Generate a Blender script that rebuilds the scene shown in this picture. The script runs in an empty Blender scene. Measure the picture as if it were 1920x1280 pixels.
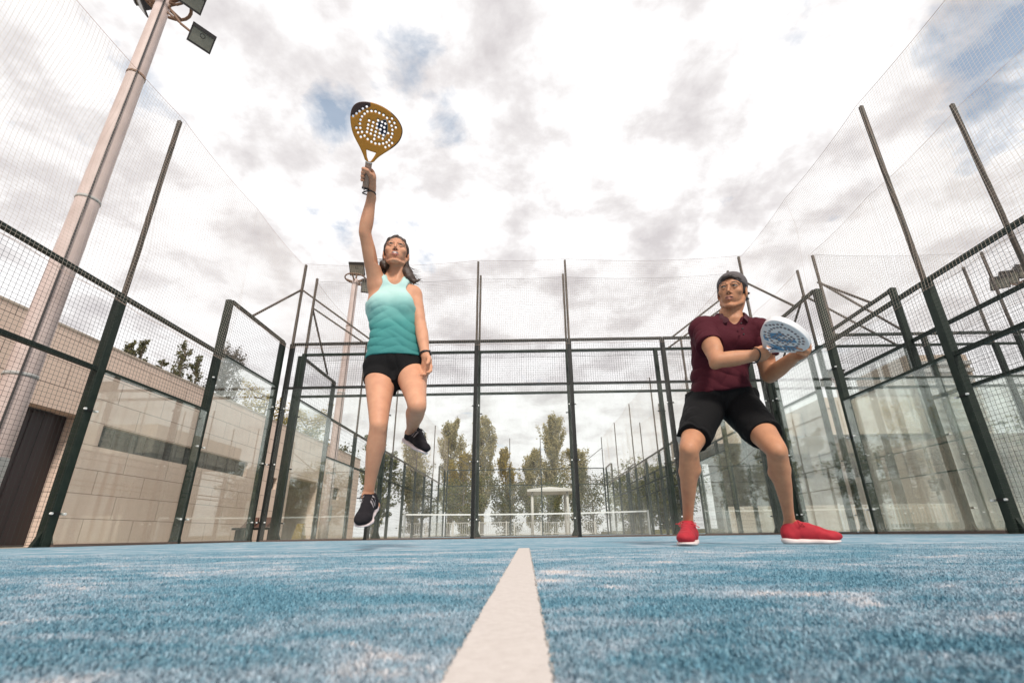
import bpy, math, random
import numpy as np
from mathutils import Vector
R_ = math.radians
rng = np.random.default_rng(7)
random.seed(7)
scene = bpy.context.scene
C = scene.collection

# ------------------------------------------------------------------ camera
cam_d = bpy.data.cameras.new("camera")
cam = bpy.data.objects.new("camera", cam_d); C.objects.link(cam); scene.camera = cam
F_PX = 855.37
cam_d.sensor_width = 36.0; cam_d.lens = F_PX / 1920 * 36.0
cam_d.shift_x = -15.37 / 1920; cam_d.shift_y = 48.6 / 1920
cam_d.clip_start = 0.01; cam_d.clip_end = 2000
pitch, yaw, roll = 0.3511, 0.0087, -0.0141
fw = np.array([-math.sin(yaw)*math.cos(pitch), math.cos(yaw)*math.cos(pitch), math.sin(pitch)])
rt = np.array([math.cos(yaw), math.sin(yaw), 0.0]); up = np.cross(rt, fw)
CR = math.cos(roll)*rt + math.sin(roll)*up; CU = -math.sin(roll)*rt + math.cos(roll)*up
from mathutils import Matrix
M = Matrix(((CR[0], CU[0], -fw[0], 0.0145), (CR[1], CU[1], -fw[1], -9.0379), (CR[2], CU[2], -fw[2], 0.0595), (0, 0, 0, 1)))
cam.matrix_world = M
cam_d.dof.use_dof = True; cam_d.dof.focus_distance = 2.7; cam_d.dof.aperture_fstop = 9.0

# ------------------------------------------------------------------ render / exposure
scene.render.engine = 'CYCLES'
scene.view_settings.view_transform = 'Standard'; scene.view_settings.look = 'None'
scene.view_settings.exposure = 0.62; scene.view_settings.gamma = 1.0
cy = scene.cycles
cy.transparent_max_bounces = 48; cy.max_bounces = 6; cy.diffuse_bounces = 3; cy.glossy_bounces = 3; cy.transmission_bounces = 2
cy.use_denoising = True
cy.sample_clamp_indirect = 6.0

# ------------------------------------------------------------------ node helper
def newmat(name):
    m = bpy.data.materials.new(name); m.use_nodes = True
    nt = m.node_tree; nt.nodes.clear()
    return m, nt
class NT:
    def __init__(s, nt): s.nt = nt
    def n(s, t, **kw):
        nd = s.nt.nodes.new(t)
        for k, v in kw.items():
            if k.startswith('i_'):
                key = k[2:]; key = int(key) if key.isdigit() else key.replace('_', ' ')
                sock = nd.inputs[key]
                if isinstance(v, bpy.types.NodeSocket): s.nt.links.new(v, sock)
                else: sock.default_value = v
            else: setattr(nd, k, v)
        return nd
    def link(s, a, b): s.nt.links.new(a, b)
    def math(s, op, a, b=0.0, c=None, clamp=False):
        kw = dict(operation=op, i_0=a, i_1=b)
        if c is not None: kw['i_2'] = c
        return s.n('ShaderNodeMath', use_clamp=clamp, **kw).outputs[0]
    def mix(s, f, a, b):
        nd = s.nt.nodes.new('ShaderNodeMix'); nd.data_type = 'RGBA'
        for idx, v in ((0, f), (6, a), (7, b)):
            if isinstance(v, bpy.types.NodeSocket): s.nt.links.new(v, nd.inputs[idx])
            else: nd.inputs[idx].default_value = v if idx == 0 else (*v[:3], 1)
        return nd.outputs[2]
    def ramp(s, f, stops):
        r = s.nt.nodes.new('ShaderNodeValToRGB'); s.nt.links.new(f, r.inputs[0])
        el = r.color_ramp.elements
        while len(el) < len(stops): el.new(0.5)
        for e, (p, c) in zip(el, stops):
            e.position = p; e.color = (c, c, c, 1) if isinstance(c, (int, float)) else (*c[:3], 1)
        return r.outputs[0]
    def noise(s, vec, scale, detail=3.0, rough=0.5, dist=0.0):
        return s.n('ShaderNodeTexNoise', i_Vector=vec, i_Scale=scale, i_Detail=detail, i_Roughness=rough, i_Distortion=dist).outputs[0]

# ------------------------------------------------------------------ world: Nishita sky behind broken cloud
SUN_DIR = Vector((0.20, -0.72, 0.66)).normalized()
sun_el = math.asin(SUN_DIR.z); sun_az = math.atan2(SUN_DIR.x, SUN_DIR.y)
world = bpy.data.worlds.new("World"); scene.world = world; world.use_nodes = True
wt = world.node_tree; wt.nodes.clear(); W = NT(wt)
sky = W.n('ShaderNodeTexSky', sky_type='NISHITA', sun_disc=False, sun_elevation=sun_el, sun_rotation=sun_az)
tc = W.n('ShaderNodeTexCoord').outputs['Generated']
sep = W.n('ShaderNodeSeparateXYZ', i_0=tc)
zz = W.math('ADD', W.math('MAXIMUM', sep.outputs[2], 0.0), 0.22)
cx_ = W.math('DIVIDE', sep.outputs[0], zz); cy_ = W.math('DIVIDE', sep.outputs[1], zz)
cv = W.n('ShaderNodeCombineXYZ', i_0=cx_, i_1=cy_, i_2=3.7).outputs[0]
n_big = W.noise(cv, 2.6, 8.0, 0.58, 0.1)
n_mid = W.noise(cv, 7.0, 8.0, 0.6, 0.3)
n_sh = W.noise(W.n('ShaderNodeVectorMath', operation='ADD', i_0=cv, i_1=(0.13, -0.1, 0.4)).outputs[0], 5.4, 9.0, 0.58, 0.12)
# gaps of blue: where the big noise is low, plus a few openings at fixed places of the sky
def hole(d, size, w=1.0):
    v = Vector(d).normalized()
    dt = W.n('ShaderNodeVectorMath', operation='DOT_PRODUCT', i_0=W.n('ShaderNodeVectorMath', operation='NORMALIZE', i_0=tc).outputs[0], i_1=tuple(v)).outputs['Value']
    mr = W.n('ShaderNodeMapRange', i_0=dt, i_1=math.cos(size), i_2=1.0, i_3=0.0, i_4=w); return mr.outputs[0]
HOLES = [((-0.184, 0.576, 0.797), 0.11, 0.55), ((-0.134, 0.634, 0.762), 0.1, 0.58), ((-0.338, 0.618, 0.71), 0.07, 0.42), ((0.654, 0.467, 0.595), 0.14, 0.62), ((-0.154, 0.51, 0.846), 0.1, 0.45), ((0.241, 0.785, 0.571), 0.08, 0.4), ((-0.458, 0.554, 0.695), 0.05, 0.3)]
hs = None
for d, s_, w_ in HOLES:
    h_ = hole(d, s_, w_); hs = h_ if hs is None else W.math('MAXIMUM', hs, h_)
gap = W.math('ADD', W.math('SUBTRACT', 0.445, W.math('ADD', W.math('MULTIPLY', n_big, 0.55), W.math('MULTIPLY', n_mid, 0.45))), W.math('MULTIPLY', hs, 0.30))
gapf = W.n('ShaderNodeMapRange', i_0=gap, i_1=0.045, i_2=0.15, i_3=0.0, i_4=0.85).outputs[0]
shade = W.ramp(n_sh, [(0.40, (0.75, 0.74, 0.742)), (0.50, (0.685, 0.67, 0.67)), (0.57, (0.575, 0.553, 0.552)), (0.68, (0.46, 0.435, 0.44))])
low = W.n('ShaderNodeMapRange', i_0=sep.outputs[2], i_1=0.0, i_2=0.5, i_3=1.0, i_4=0.0).outputs[0]
cloud = W.mix(W.math('MULTIPLY', low, 0.45), shade, (0.64, 0.628, 0.63))
skyc = W.n('ShaderNodeVectorMath', operation='SCALE', i_0=sky.outputs[0], i_Scale=0.11).outputs[0]
skyc = W.mix(0.5, skyc, (0.30, 0.385, 0.47))
tot = W.mix(gapf, cloud, skyc)
dk = W.n('ShaderNodeMapRange', i_0=W.math('ADD', W.math('MULTIPLY', sep.outputs[0], 0.55), W.math('MULTIPLY', sep.outputs[1], -0.83)), i_1=-0.15, i_2=0.75, i_3=1.0, i_4=0.85).outputs[0]  # added dimming of the unseen sky behind right, for contrast on the players
tot = W.n('ShaderNodeVectorMath', operation='SCALE', i_0=tot, i_Scale=dk).outputs[0]
below = W.n('ShaderNodeMapRange', i_0=sep.outputs[2], i_1=-0.02, i_2=0.0, i_3=1.0, i_4=0.0).outputs[0]
tot = W.mix(below, tot, (0.25, 0.24, 0.23))
bg = W.n('ShaderNodeBackground', i_Color=tot, i_Strength=1.0)
wo = W.n('ShaderNodeOutputWorld'); W.link(bg.outputs[0], wo.inputs[0])

sun_d = bpy.data.lights.new("sun", 'SUN'); sun_d.energy = 2.2; sun_d.angle = R_(10); sun_d.color = (1.0, 0.93, 0.84)
sun = bpy.data.objects.new("sun", sun_d); C.objects.link(sun)
sun.rotation_euler = (-SUN_DIR).to_track_quat('-Z', 'Y').to_euler()

# ------------------------------------------------------------------ materials
def principled(name, col, rough=0.6, metal=0.0, spec=0.5, bump=None, var=None, sss=0.0, sheen=0.0, coat=0.0):
    m, nt = newmat(name); T = NT(nt)
    p = T.n('ShaderNodeBsdfPrincipled'); o = T.n('ShaderNodeOutputMaterial'); T.link(p.outputs[0], o.inputs[0])
    p.inputs['Base Color'].default_value = (*col, 1); p.inputs['Roughness'].default_value = rough
    p.inputs['Metallic'].default_value = metal; p.inputs['Specular IOR Level'].default_value = spec
    p.inputs['Coat Weight'].default_value = coat; p.inputs['Sheen Weight'].default_value = sheen
    if sss: p.inputs['Subsurface Weight'].default_value = sss; p.inputs['Subsurface Radius'].default_value = (0.012, 0.005, 0.003); p.inputs['Subsurface Scale'].default_value = 0.6
    oc = T.n('ShaderNodeTexCoord').outputs['Object']
    if var:
        sc_, amt, col2 = var
        nz = T.noise(oc, sc_, 5.0, 0.6)
        f = T.n('ShaderNodeMapRange', i_0=nz, i_1=0.35, i_2=0.7, i_3=0.0, i_4=amt).outputs[0]
        T.link(T.mix(f, col, col2), p.inputs['Base Color'])
    if bump:
        sc_, st, ds = bump
        b = T.n('ShaderNodeBump', i_Strength=st, i_Distance=ds, i_Height=T.noise(oc, sc_, 4.0, 0.6)); T.link(b.outputs[0], p.inputs['Normal'])
    m['T'] = 0
    return m

MT = {}
MT['paint'] = principled('dark green painted steel', (0.007, 0.016, 0.011), 0.5, spec=.3, var=(6.0, 0.6, (0.024, 0.034, 0.024)), bump=(60, .15, .002))
MT['paint_black'] = principled('black painted steel', (0.007, 0.008, 0.008), 0.5, spec=.3, var=(5.0, 0.5, (0.022, 0.021, 0.018)))
MT['wire'] = principled('dark wire', (0.02, 0.024, 0.022), 0.5)
MT['pole'] = principled('weathered brown pole', (0.085, 0.06, 0.045), 0.7, var=(7.0, 0.8, (0.03, 0.035, 0.03)))
MT['net'] = principled('beige net cord', (0.62, 0.52, 0.44), 0.9)
MT['net_dark'] = principled('grey net cord', (0.30, 0.26, 0.25), 0.9)
MT['rope'] = principled('rope', (0.5, 0.33, 0.26), 0.9)
MT['lamppole'] = principled('painted floodlight pole', (0.58, 0.47, 0.44), 0.55, var=(2.5, 0.6, (0.40, 0.31, 0.28)))
MT['lampbody'] = principled('lamp housing', (0.05, 0.045, 0.045), 0.5)
MT['lampglass'] = principled('lamp glass', (0.20, 0.20, 0.17), 0.15, var=(9, .6, (.33, .32, .27)))
MT['rust'] = principled('rusty bracket', (0.20, 0.12, 0.08), 0.8)
MT['bolt'] = principled('bolt cap', (0.75, 0.75, 0.73), 0.35)
MT['white'] = principled('white paint', (0.58, 0.56, 0.53), 0.6, var=(3, .5, (.46, .44, .41)))
MT['tape'] = principled('white tape', (0.8, 0.78, 0.76), 0.7)
MT['concrete'] = principled('concrete', (0.52, 0.44, 0.36), 0.9, var=(0.6, 0.8, (0.38, 0.31, 0.25)), bump=(8, .3, .02))
MT['concrete_dark'] = principled('dark concrete', (0.22, 0.19, 0.165), 0.9, var=(0.5, 0.8, (0.14, 0.12, 0.10)))
MT['greymetal'] = principled('grey louvre', (0.38, 0.38, 0.37), 0.6)
MT['yellow'] = principled('yellow plastic', (0.65, 0.42, 0.07), 0.5)
MT['brown_seat'] = principled('brown seat', (0.16, 0.085, 0.065), 0.6)
MT['door'] = principled('dark door', (0.030, 0.020, 0.022), 0.5)
MT['window'] = principled('dark window', (0.035, 0.032, 0.030), 0.55, var=(14, .8, (.16, .14, .12)))
MT['bark'] = principled('bark', (0.12, 0.10, 0.08), 0.9, var=(8, .6, (.25, .22, .18)))
MT['skirt'] = principled('base board', (0.10, 0.07, 0.06), 0.8)

def leafmat(name, cols):
    m, nt = newmat(name); T = NT(nt)
    g = T.n('ShaderNodeNewGeometry').outputs['Random Per Island']
    c = T.ramp(g, [(i/(len(cols)-1), c) for i, c in enumerate(cols)])
    d = T.n('ShaderNodeBsdfDiffuse', i_Color=c); t = T.n('ShaderNodeBsdfTranslucent', i_Color=c)
    mx = T.n('ShaderNodeMixShader', i_0=0.5, i_1=d.outputs[0], i_2=t.outputs[0]); o = T.n('ShaderNodeOutputMaterial'); T.link(mx.outputs[0], o.inputs[0])
    return m
MT['leaf_poplar'] = leafmat('poplar leaves', [(0.24, 0.23, 0.12), (0.38, 0.34, 0.18), (0.52, 0.44, 0.24), (0.60, 0.51, 0.30)])
MT['leaf_yellow'] = leafmat('yellow leaves', [(0.20, 0.16, 0.04), (0.42, 0.30, 0.05), (0.50, 0.36, 0.07), (0.30, 0.26, 0.08)])
MT['leaf_dark'] = leafmat('dark leaves', [(0.08, 0.085, 0.045), (0.13, 0.135, 0.07), (0.19, 0.18, 0.095), (0.26, 0.235, 0.12)])
MT['leaf_grey'] = leafmat('grey leaves', [(0.16, 0.15, 0.13), (0.24, 0.22, 0.19), (0.32, 0.29, 0.25), (0.12, 0.12, 0.10)])
MT['leaf_green'] = leafmat('green leaves', [(0.06, 0.08, 0.03), (0.12, 0.14, 0.05), (0.22, 0.22, 0.08), (0.30, 0.27, 0.10)])

def glass_material():
    m, nt = newmat('dusty court glass'); T = NT(nt)
    geo = T.n('ShaderNodeTexCoord').outputs['Object']
    sp = T.n('ShaderNodeSeparateXYZ', i_0=geo)
    sv = T.n('ShaderNodeVectorMath', operation='MULTIPLY', i_0=geo, i_1=(5.0, 5.0, 0.5)).outputs[0]
    streak = T.noise(sv, 1.4, 5.0, 0.6, 0.6)
    blot = T.noise(geo, 0.9, 5.0, 0.6, 0.4)
    spots = T.noise(geo, 38.0, 3.0, 0.6)
    dust = T.math('MULTIPLY', T.n('ShaderNodeMapRange', i_0=streak, i_1=0.42, i_2=0.72, i_3=0.0, i_4=0.06).outputs[0], 1.0)
    dust = T.math('ADD', dust, T.n('ShaderNodeMapRange', i_0=blot, i_1=0.52, i_2=0.75, i_3=0.0, i_4=0.14).outputs[0])
    splash = T.n('ShaderNodeMapRange', i_0=T.math('ADD', sp.outputs[2], T.math('MULTIPLY', blot, 0.6)), i_1=0.25, i_2=0.8, i_3=0.13, i_4=0.0).outputs[0]
    dust = T.math('ADD', dust, splash)
    dust = T.math('ADD', dust, T.n('ShaderNodeMapRange', i_0=spots, i_1=0.66, i_2=0.72, i_3=0.0, i_4=0.25).outputs[0], clamp=True)
    tr = T.n('ShaderNodeBsdfTransparent', i_Color=(0.985, 0.992, 0.985, 1))
    gl = T.n('ShaderNodeBsdfGlossy', i_Roughness=0.015, i_Color=(0.95, 1, 0.97, 1))
    fr = T.n('ShaderNodeFresnel', i_IOR=1.5)
    m1 = T.n('ShaderNodeMixShader', i_0=T.math('MULTIPLY', fr.outputs[0], 0.36), i_1=tr.outputs[0], i_2=gl.outputs[0])
    df = T.n('ShaderNodeBsdfDiffuse', i_Color=(0.80, 0.77, 0.70, 1)); tl = T.n('ShaderNodeBsdfTranslucent', i_Color=(0.80, 0.77, 0.70, 1))
    dm = T.n('ShaderNodeMixShader', i_0=0.5, i_1=df.outputs[0], i_2=tl.outputs[0])
    m2 = T.n('ShaderNodeMixShader', i_0=T.math('MULTIPLY', dust, 0.34), i_1=m1.outputs[0], i_2=dm.outputs[0])
    o = T.n('ShaderNodeOutputMaterial'); T.link(m2.outputs[0], o.inputs[0])
    return m
MT['glass'] = glass_material()

def turf_material():
    m, nt = newmat('blue sand filled turf'); T = NT(nt)
    geo = T.n('ShaderNodeNewGeometry')
    pos = geo.outputs['Position']
    pv = T.n('ShaderNodeVectorMath', operation='MULTIPLY', i_0=pos, i_1=(1.0, 1.7, 0.0)).outputs[0]
    p2 = T.n('ShaderNodeVectorMath', operation='MULTIPLY', i_0=pos, i_1=(1.0, 1.0, 0.0)).outputs[0]
    big = T.noise(pv, 2.3, 5.0, 0.6, 0.5); mid = T.noise(pv, 11.0, 5.0, 0.65, 0.6); fine = T.noise(p2, 420.0, 2.0, 0.6); fine2 = T.noise(p2, 150.0, 3.0, 0.6)
    sand = T.math('ADD', T.math('MULTIPLY', big, 0.5), T.math('MULTIPLY', mid, 0.5))
    sand = T.math('ADD', sand, T.math('MULTIPLY', T.math('SUBTRACT', fine2, 0.5), 0.20))
    sf = T.n('ShaderNodeMapRange', i_0=sand, i_1=0.45, i_2=0.62, i_3=0.05, i_4=0.75).outputs[0]
    blue = T.ramp(fine, [(0.3, (0.048, 0.140, 0.200)), (0.5, (0.100, 0.245, 0.325)), (0.7, (0.21, 0.375, 0.45))])
    rnd = geo.outputs['Random Per Island']
    col = T.mix(sf, blue, (0.52, 0.54, 0.59))
    patch = T.n('ShaderNodeMapRange', i_0=T.math('ADD', T.math('MULTIPLY', mid, .55), T.math('MULTIPLY', big, .45)), i_1=0.57, i_2=0.66, i_3=0.0, i_4=0.8).outputs[0]
    col = T.mix(patch, col, (0.66, 0.58, 0.54))
    br = T.n('ShaderNodeMapRange', i_0=rnd, i_1=0.0, i_2=1.0, i_3=0.84, i_4=1.14).outputs[0]
    col = T.n('ShaderNodeVectorMath', operation='SCALE', i_0=col, i_Scale=br).outputs[0]
    p = T.n('ShaderNodeBsdfPrincipled', i_Roughness=0.95); T.link(col, p.inputs['Base Color']); p.inputs['Specular IOR Level'].default_value = 0.15
    b = T.n('ShaderNodeBump', i_Strength=0.5, i_Distance=0.004, i_Height=fine2); T.link(b.outputs[0], p.inputs['Normal'])
    o = T.n('ShaderNodeOutputMaterial'); T.link(p.outputs[0], o.inputs[0]); return m
MT['turf'] = turf_material()
MT['line'] = principled('white turf line', (0.58, 0.53, 0.50), 0.95, spec=.1, var=(160.0, 0.6, (0.47, 0.42, 0.39)), bump=(300, .4, .003))

def tile_material():
    m, nt = newmat('beige stone cladding'); T = NT(nt)
    oc = T.n('ShaderNodeTexCoord').outputs['Object']; sp = T.n('ShaderNodeSeparateXYZ', i_0=oc)
    v = T.n('ShaderNodeCombineXYZ', i_0=sp.outputs[1], i_1=sp.outputs[2], i_2=0.0).outputs[0]
    br = T.n('ShaderNodeTexBrick', i_Vector=v, offset=0.5, i_Color1=(0.76, 0.59, 0.49, 1), i_Color2=(0.72, 0.555, 0.455, 1), i_Mortar=(0.22, 0.155, 0.125, 1), i_Scale=1.0, i_Brick_Width=1.25, i_Row_Height=0.48)
    br.inputs['Mortar Size'].default_value = 0.008; br.inputs['Mortar Smooth'].default_value = 0.3
    nz = T.noise(oc, 1.3, 6.0, 0.65); f = T.n('ShaderNodeMapRange', i_0=nz, i_1=0.4, i_2=0.75, i_3=0.0, i_4=0.35).outputs[0]
    c = T.mix(f, br.outputs[0], (0.66, 0.51, 0.415))
    sv = T.n('ShaderNodeVectorMath', operation='MULTIPLY', i_0=oc, i_1=(1, 5.0, 0.25)).outputs[0]
    st = T.n('ShaderNodeMapRange', i_0=T.noise(sv, 1.5, 4.0, 0.6), i_1=0.5, i_2=0.75, i_3=0.0, i_4=0.25).outputs[0]
    c = T.mix(st, c, (0.56, 0.43, 0.35))
    p = T.n('ShaderNodeBsdfPrincipled', i_Roughness=0.75); T.link(c, p.inputs['Base Color'])
    o = T.n('ShaderNodeOutputMaterial'); T.link(p.outputs[0], o.inputs[0]); return m
MT['tile'] = tile_material()

def ground_material():
    m, nt = newmat('ground'); T = NT(nt)
    pos = T.n('ShaderNodeNewGeometry').outputs['Position']
    a = T.noise(pos, 0.12, 5.0, 0.6); b = T.noise(pos, 2.0, 5.0, 0.7)
    c = T.ramp(a, [(0.4, (0.34, 0.28, 0.22)), (0.5, (0.26, 0.22, 0.17)), (0.6, (0.16, 0.15, 0.08))])
    c = T.mix(T.math('MULTIPLY', b, 0.4), c, (0.40, 0.34, 0.27))
    p = T.n('ShaderNodeBsdfPrincipled', i_Roughness=0.95); T.link(c, p.inputs['Base Color'])
    o = T.n('ShaderNodeOutputMaterial'); T.link(p.outputs[0], o.inputs[0]); return m
MT['ground'] = ground_material()
MT['grass'] = principled('grass bank', (0.14, 0.14, 0.05), 0.95, var=(3.0, .8, (0.24, 0.20, 0.09)), bump=(30, .6, .03))

# ------------------------------------------------------------------ object helpers
def link(name, me, parent=None):
    o = bpy.data.objects.new(name, me); C.objects.link(o)
    if parent is not None: o.parent = parent
    return o
def thing(name, label, cat, loc=(0, 0, 0), group=None):
    o = link(name, None); o.location = loc; o.empty_display_size = 0.2
    tag(o, label, cat, group); return o
def tag(o, label, cat, group=None):
    o['label'] = label; o['category'] = cat
    if group: o['group'] = group
def structure(o): o['kind'] = 'structure'; return o
def mesh_np(name, V, Fq, mats, parent=None, smooth=False, mi=None, local=None):
    """V (n,3) world, Fq (m,k) ints or list of arrays"""
    V = np.asarray(V, np.float32)
    if parent is not None: V = V - np.array(parent_loc(parent), np.float32)
    me = bpy.data.meshes.new(name)
    me.vertices.add(len(V)); me.vertices.foreach_set('co', V.ravel())
    Fs = Fq if isinstance(Fq, list) else [Fq]
    loops = np.concatenate([np.asarray(f).ravel() for f in Fs]).astype(np.int32)
    tot_ = np.concatenate([np.full(len(f), np.asarray(f).shape[1]) for f in Fs]).astype(np.int32)
    start = np.concatenate([[0], np.cumsum(tot_)[:-1]]).astype(np.int32)
    me.loops.add(len(loops)); me.loops.foreach_set('vertex_index', loops)
    me.polygons.add(len(tot_)); me.polygons.foreach_set('loop_start', start)
    for m in (mats if isinstance(mats, (list, tuple)) else [mats]): me.materials.append(m)
    if mi is not None: me.polygons.foreach_set('material_index', np.asarray(mi, np.int32))
    me.update(calc_edges=True)
    me.polygons.foreach_set('use_smooth', np.full(len(tot_), smooth))
    me.validate()
    return link(name, me, parent)
def parent_loc(p):
    l = Vector(p.location)
    while p.parent: p = p.parent; l += Vector(p.location)
    return l

class MB:
    """collects boxes, bars, tubes -> one mesh"""
    def __init__(s): s.V = []; s.Q = []; s.T = []; s.n = 0; s.mq = []; s.mt = []
    def add(s, V, Q=None, T=None, mi=0):
        V = np.asarray(V, float); s.V.append(V)
        if Q is not None and len(Q): s.Q.append(np.asarray(Q) + s.n); s.mq += [mi]*len(Q)
        if T is not None and len(T): s.T.append(np.asarray(T) + s.n); s.mt += [mi]*len(T)
        s.n += len(V)
    def box(s, lo, hi, mi=0):
        x0, y0, z0 = lo; x1, y1, z1 = hi
        V = [(x0,y0,z0),(x1,y0,z0),(x1,y1,z0),(x0,y1,z0),(x0,y0,z1),(x1,y0,z1),(x1,y1,z1),(x0,y1,z1)]
        s.add(V, [(0,3,2,1),(4,5,6,7),(0,1,5,4),(1,2,6,5),(2,3,7,6),(3,0,4,7)], mi=mi)
    def bar(s, a, b, w, h=None, upv=(0, 0, 1), mi=0):
        a = np.array(a, float); b = np.array(b, float); d = b-a; d /= np.linalg.norm(d); h = h or w
        u = np.array(upv, float); r = np.cross(d, u)
        if np.linalg.norm(r) < 1e-3: r = np.cross(d, (0, 1, 0))
        r /= np.linalg.norm(r); u = np.cross(r, d)
        V = [p + r*sx*w/2 + u*sy*h/2 for p in (a, b) for sx, sy in ((-1,-1),(1,-1),(1,1),(-1,1))]
        s.add(V, [(0,3,2,1),(4,5,6,7),(0,1,5,4),(1,2,6,5),(2,3,7,6),(3,0,4,7)], mi=mi)
    def bevbox(s, lo, hi, b=0.004, mi=0):
        # box with chamfered vertical/horizontal edges (octagonal in z-section)
        x0, y0, z0 = lo; x1, y1, z1 = hi
        ring = [(x0+b,y0),(x1-b,y0),(x1,y0+b),(x1,y1-b),(x1-b,y1),(x0+b,y1),(x0,y1-b),(x0,y0+b)]
        V = [(x, y, z) for z in (z0, z1) for x, y in ring]
        Q = [(i, (i+1) % 8, 8+(i+1) % 8, 8+i) for i in range(8)]
        T = [(8, 8+i, 8+i+1) for i in range(1, 7)] + [(0, i+1, i) for i in range(1, 7)]
        s.add(V, Q, T, mi=mi)
    def tube(s, pts, r, n=8, mi=0, cap=True):
        P = np.array(pts, float); m = len(P); r = np.full(m, r) if np.isscalar(r) else np.array(r)
        t = np.gradient(P, axis=0); t /= np.linalg.norm(t, axis=1)[:, None] + 1e-12
        u = np.array([0, 0, 1.0]); 
        if abs(t[0] @ u) > 0.9: u = np.array([1.0, 0, 0])
        V = []
        for i in range(m):
            u = u - t[i]*(u @ t[i]); u /= np.linalg.norm(u); v = np.cross(t[i], u)
            a = np.arange(n)*2*math.pi/n
            V.append(P[i] + r[i]*(np.cos(a)[:, None]*u + np.sin(a)[:, None]*v))
        V = np.concatenate(V)
        Q = [(i*n+k, i*n+(k+1) % n, (i+1)*n+(k+1) % n, (i+1)*n+k) for i in range(m-1) for k in range(n)]
        T = []
        if cap:
            V = np.concatenate([V, P[:1], P[-1:]]); c0 = m*n; c1 = c0+1
            T = [(c0, (k+1) % n, k) for k in range(n)] + [(c1, (m-1)*n+k, (m-1)*n+(k+1) % n) for k in range(n)]
        s.add(V, Q, T, mi=mi)
    def threads(s, lines, r):
        """many thin poly-lines (L, m, 3): triangular section"""
        L = np.asarray(lines, float); k, m, _ = L.shape
        t = np.gradient(L, axis=1); t /= np.linalg.norm(t, axis=2)[..., None] + 1e-12
        ref = np.where(np.abs(t[..., 2:3]) > 0.7, np.array([0, 1.0, 0]), np.array([0, 0, 1.0]))
        u = np.cross(t, ref); u /= np.linalg.norm(u, axis=2)[..., None] + 1e-12; v = np.cross(t, u)
        a = np.array([0, 2*math.pi/3, 4*math.pi/3])
        V = L[:, :, None, :] + r*(np.cos(a)[None, None, :, None]*u[:, :, None, :] + np.sin(a)[None, None, :, None]*v[:, :, None, :])
        V = V.reshape(-1, 3)
        kk, mm, aa = np.meshgrid(np.arange(k), np.arange(m-1), np.arange(3), indexing='ij')
        b = (kk*m+mm)*3; Q = np.stack([b+aa, b+(aa+1) % 3, b+3+(aa+1) % 3, b+3+aa], -1).reshape(-1, 4)
        s.add(V, Q)
    def build(s, name, mats, parent=None, smooth=False):
        Fs = []; mi = []
        if s.Q: Fs.append(np.concatenate(s.Q)); mi += s.mq
        if s.T: Fs.append(np.concatenate(s.T)); mi += s.mt
        return mesh_np(name, np.concatenate(s.V), Fs, mats, parent, smooth, mi)

# ------------------------------------------------------------------ setting: ground, turf, lines
m = MB(); m.box((-700, -300, -0.5), (700, 1200, -0.03)); structure(m.build('ground', MT['ground']))
m = MB(); m.box((-5.16, -21, -0.2), (5.16, 0.05, 0.0)); structure(m.build('blue_court_surface', MT['turf']))
m = MB(); m.box((-5.1, 0.5, -0.2), (5.1, 20.7, 0.0)); structure(m.build('rear_court_surface', MT['turf']))
m = MB(); m.box((6.4, -20, -0.2), (16.7, 20.7, -0.004)); structure(m.build('side_court_surface', MT['turf']))
m = MB(); m.box((7.5, 21, -0.2), (60, 40, 0.25)); m.box((17, 2, -0.2), (60, 21, 0.3)); structure(m.build('grass_bank', MT['grass']))
# windblown sand gathered along the foot of the walls
def sand(name, pts_in, pts_out):
    a = np.array(pts_in); b = np.array(pts_out); n = len(a); V = np.concatenate([a, b]); structure(mesh_np(name, V, np.array([(i, i+1, n+i+1, n+i) for i in range(n-1)]), MT['sand']))
MT['sand'] = principled('pale sand', (0.60, 0.54, 0.48), 0.95, var=(20, .6, (.45, .42, .38)))
xs_ = np.arange(-5.0, 5.0, .03); wj = .035+.05*np.abs(np.interp(xs_, np.arange(-5.2, 5.2, .21), rng.random(len(np.arange(-5.2, 5.2, .21)))))
sand('sand_edge', np.c_[xs_, 0*xs_-.036, 0*xs_+.004], np.c_[xs_, -.036-wj, 0*xs_+.004])
ys_ = np.arange(-11, -.1, .03); wj = .03+.05*np.abs(np.interp(ys_, np.arange(-11.2, .2, .17), rng.random(len(np.arange(-11.2, .2, .17)))))
sand('sand_edge', np.c_[0*ys_+5.05, ys_, 0*ys_+.005], np.c_[5.05-wj, ys_, 0*ys_+.005]); sand('sand_edge', np.c_[0*ys_-5.06, ys_, 0*ys_+.005], np.c_[-5.06+wj*.7, ys_, 0*ys_+.005])
LINE_Y = -6.84
# the centre line: a worn strip with an uneven edge
ys = np.concatenate([np.arange(-9.2, -8.2, 0.004), np.arange(-8.2, LINE_Y, 0.01), [LINE_Y]])
def jag(n, a): return (rng.random(n)-.5)*a + np.interp(np.arange(n), np.arange(0, n, 6), (rng.random(len(range(0, n, 6)))-.5)*a)
xl = -0.0212 + jag(len(ys), 0.0014); xr = 0.0238 + jag(len(ys), 0.0014)
Vn = np.concatenate([np.c_[xl, ys, np.full(len(ys), 0.004)], np.c_[xr, ys, np.full(len(ys), 0.004)]])
n_ = len(ys); Qn = np.array([(i, n_+i, n_+i+1, i+1) for i in range(n_-1)])
structure(mesh_np('court_line', Vn, Qn, MT['line']))
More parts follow.
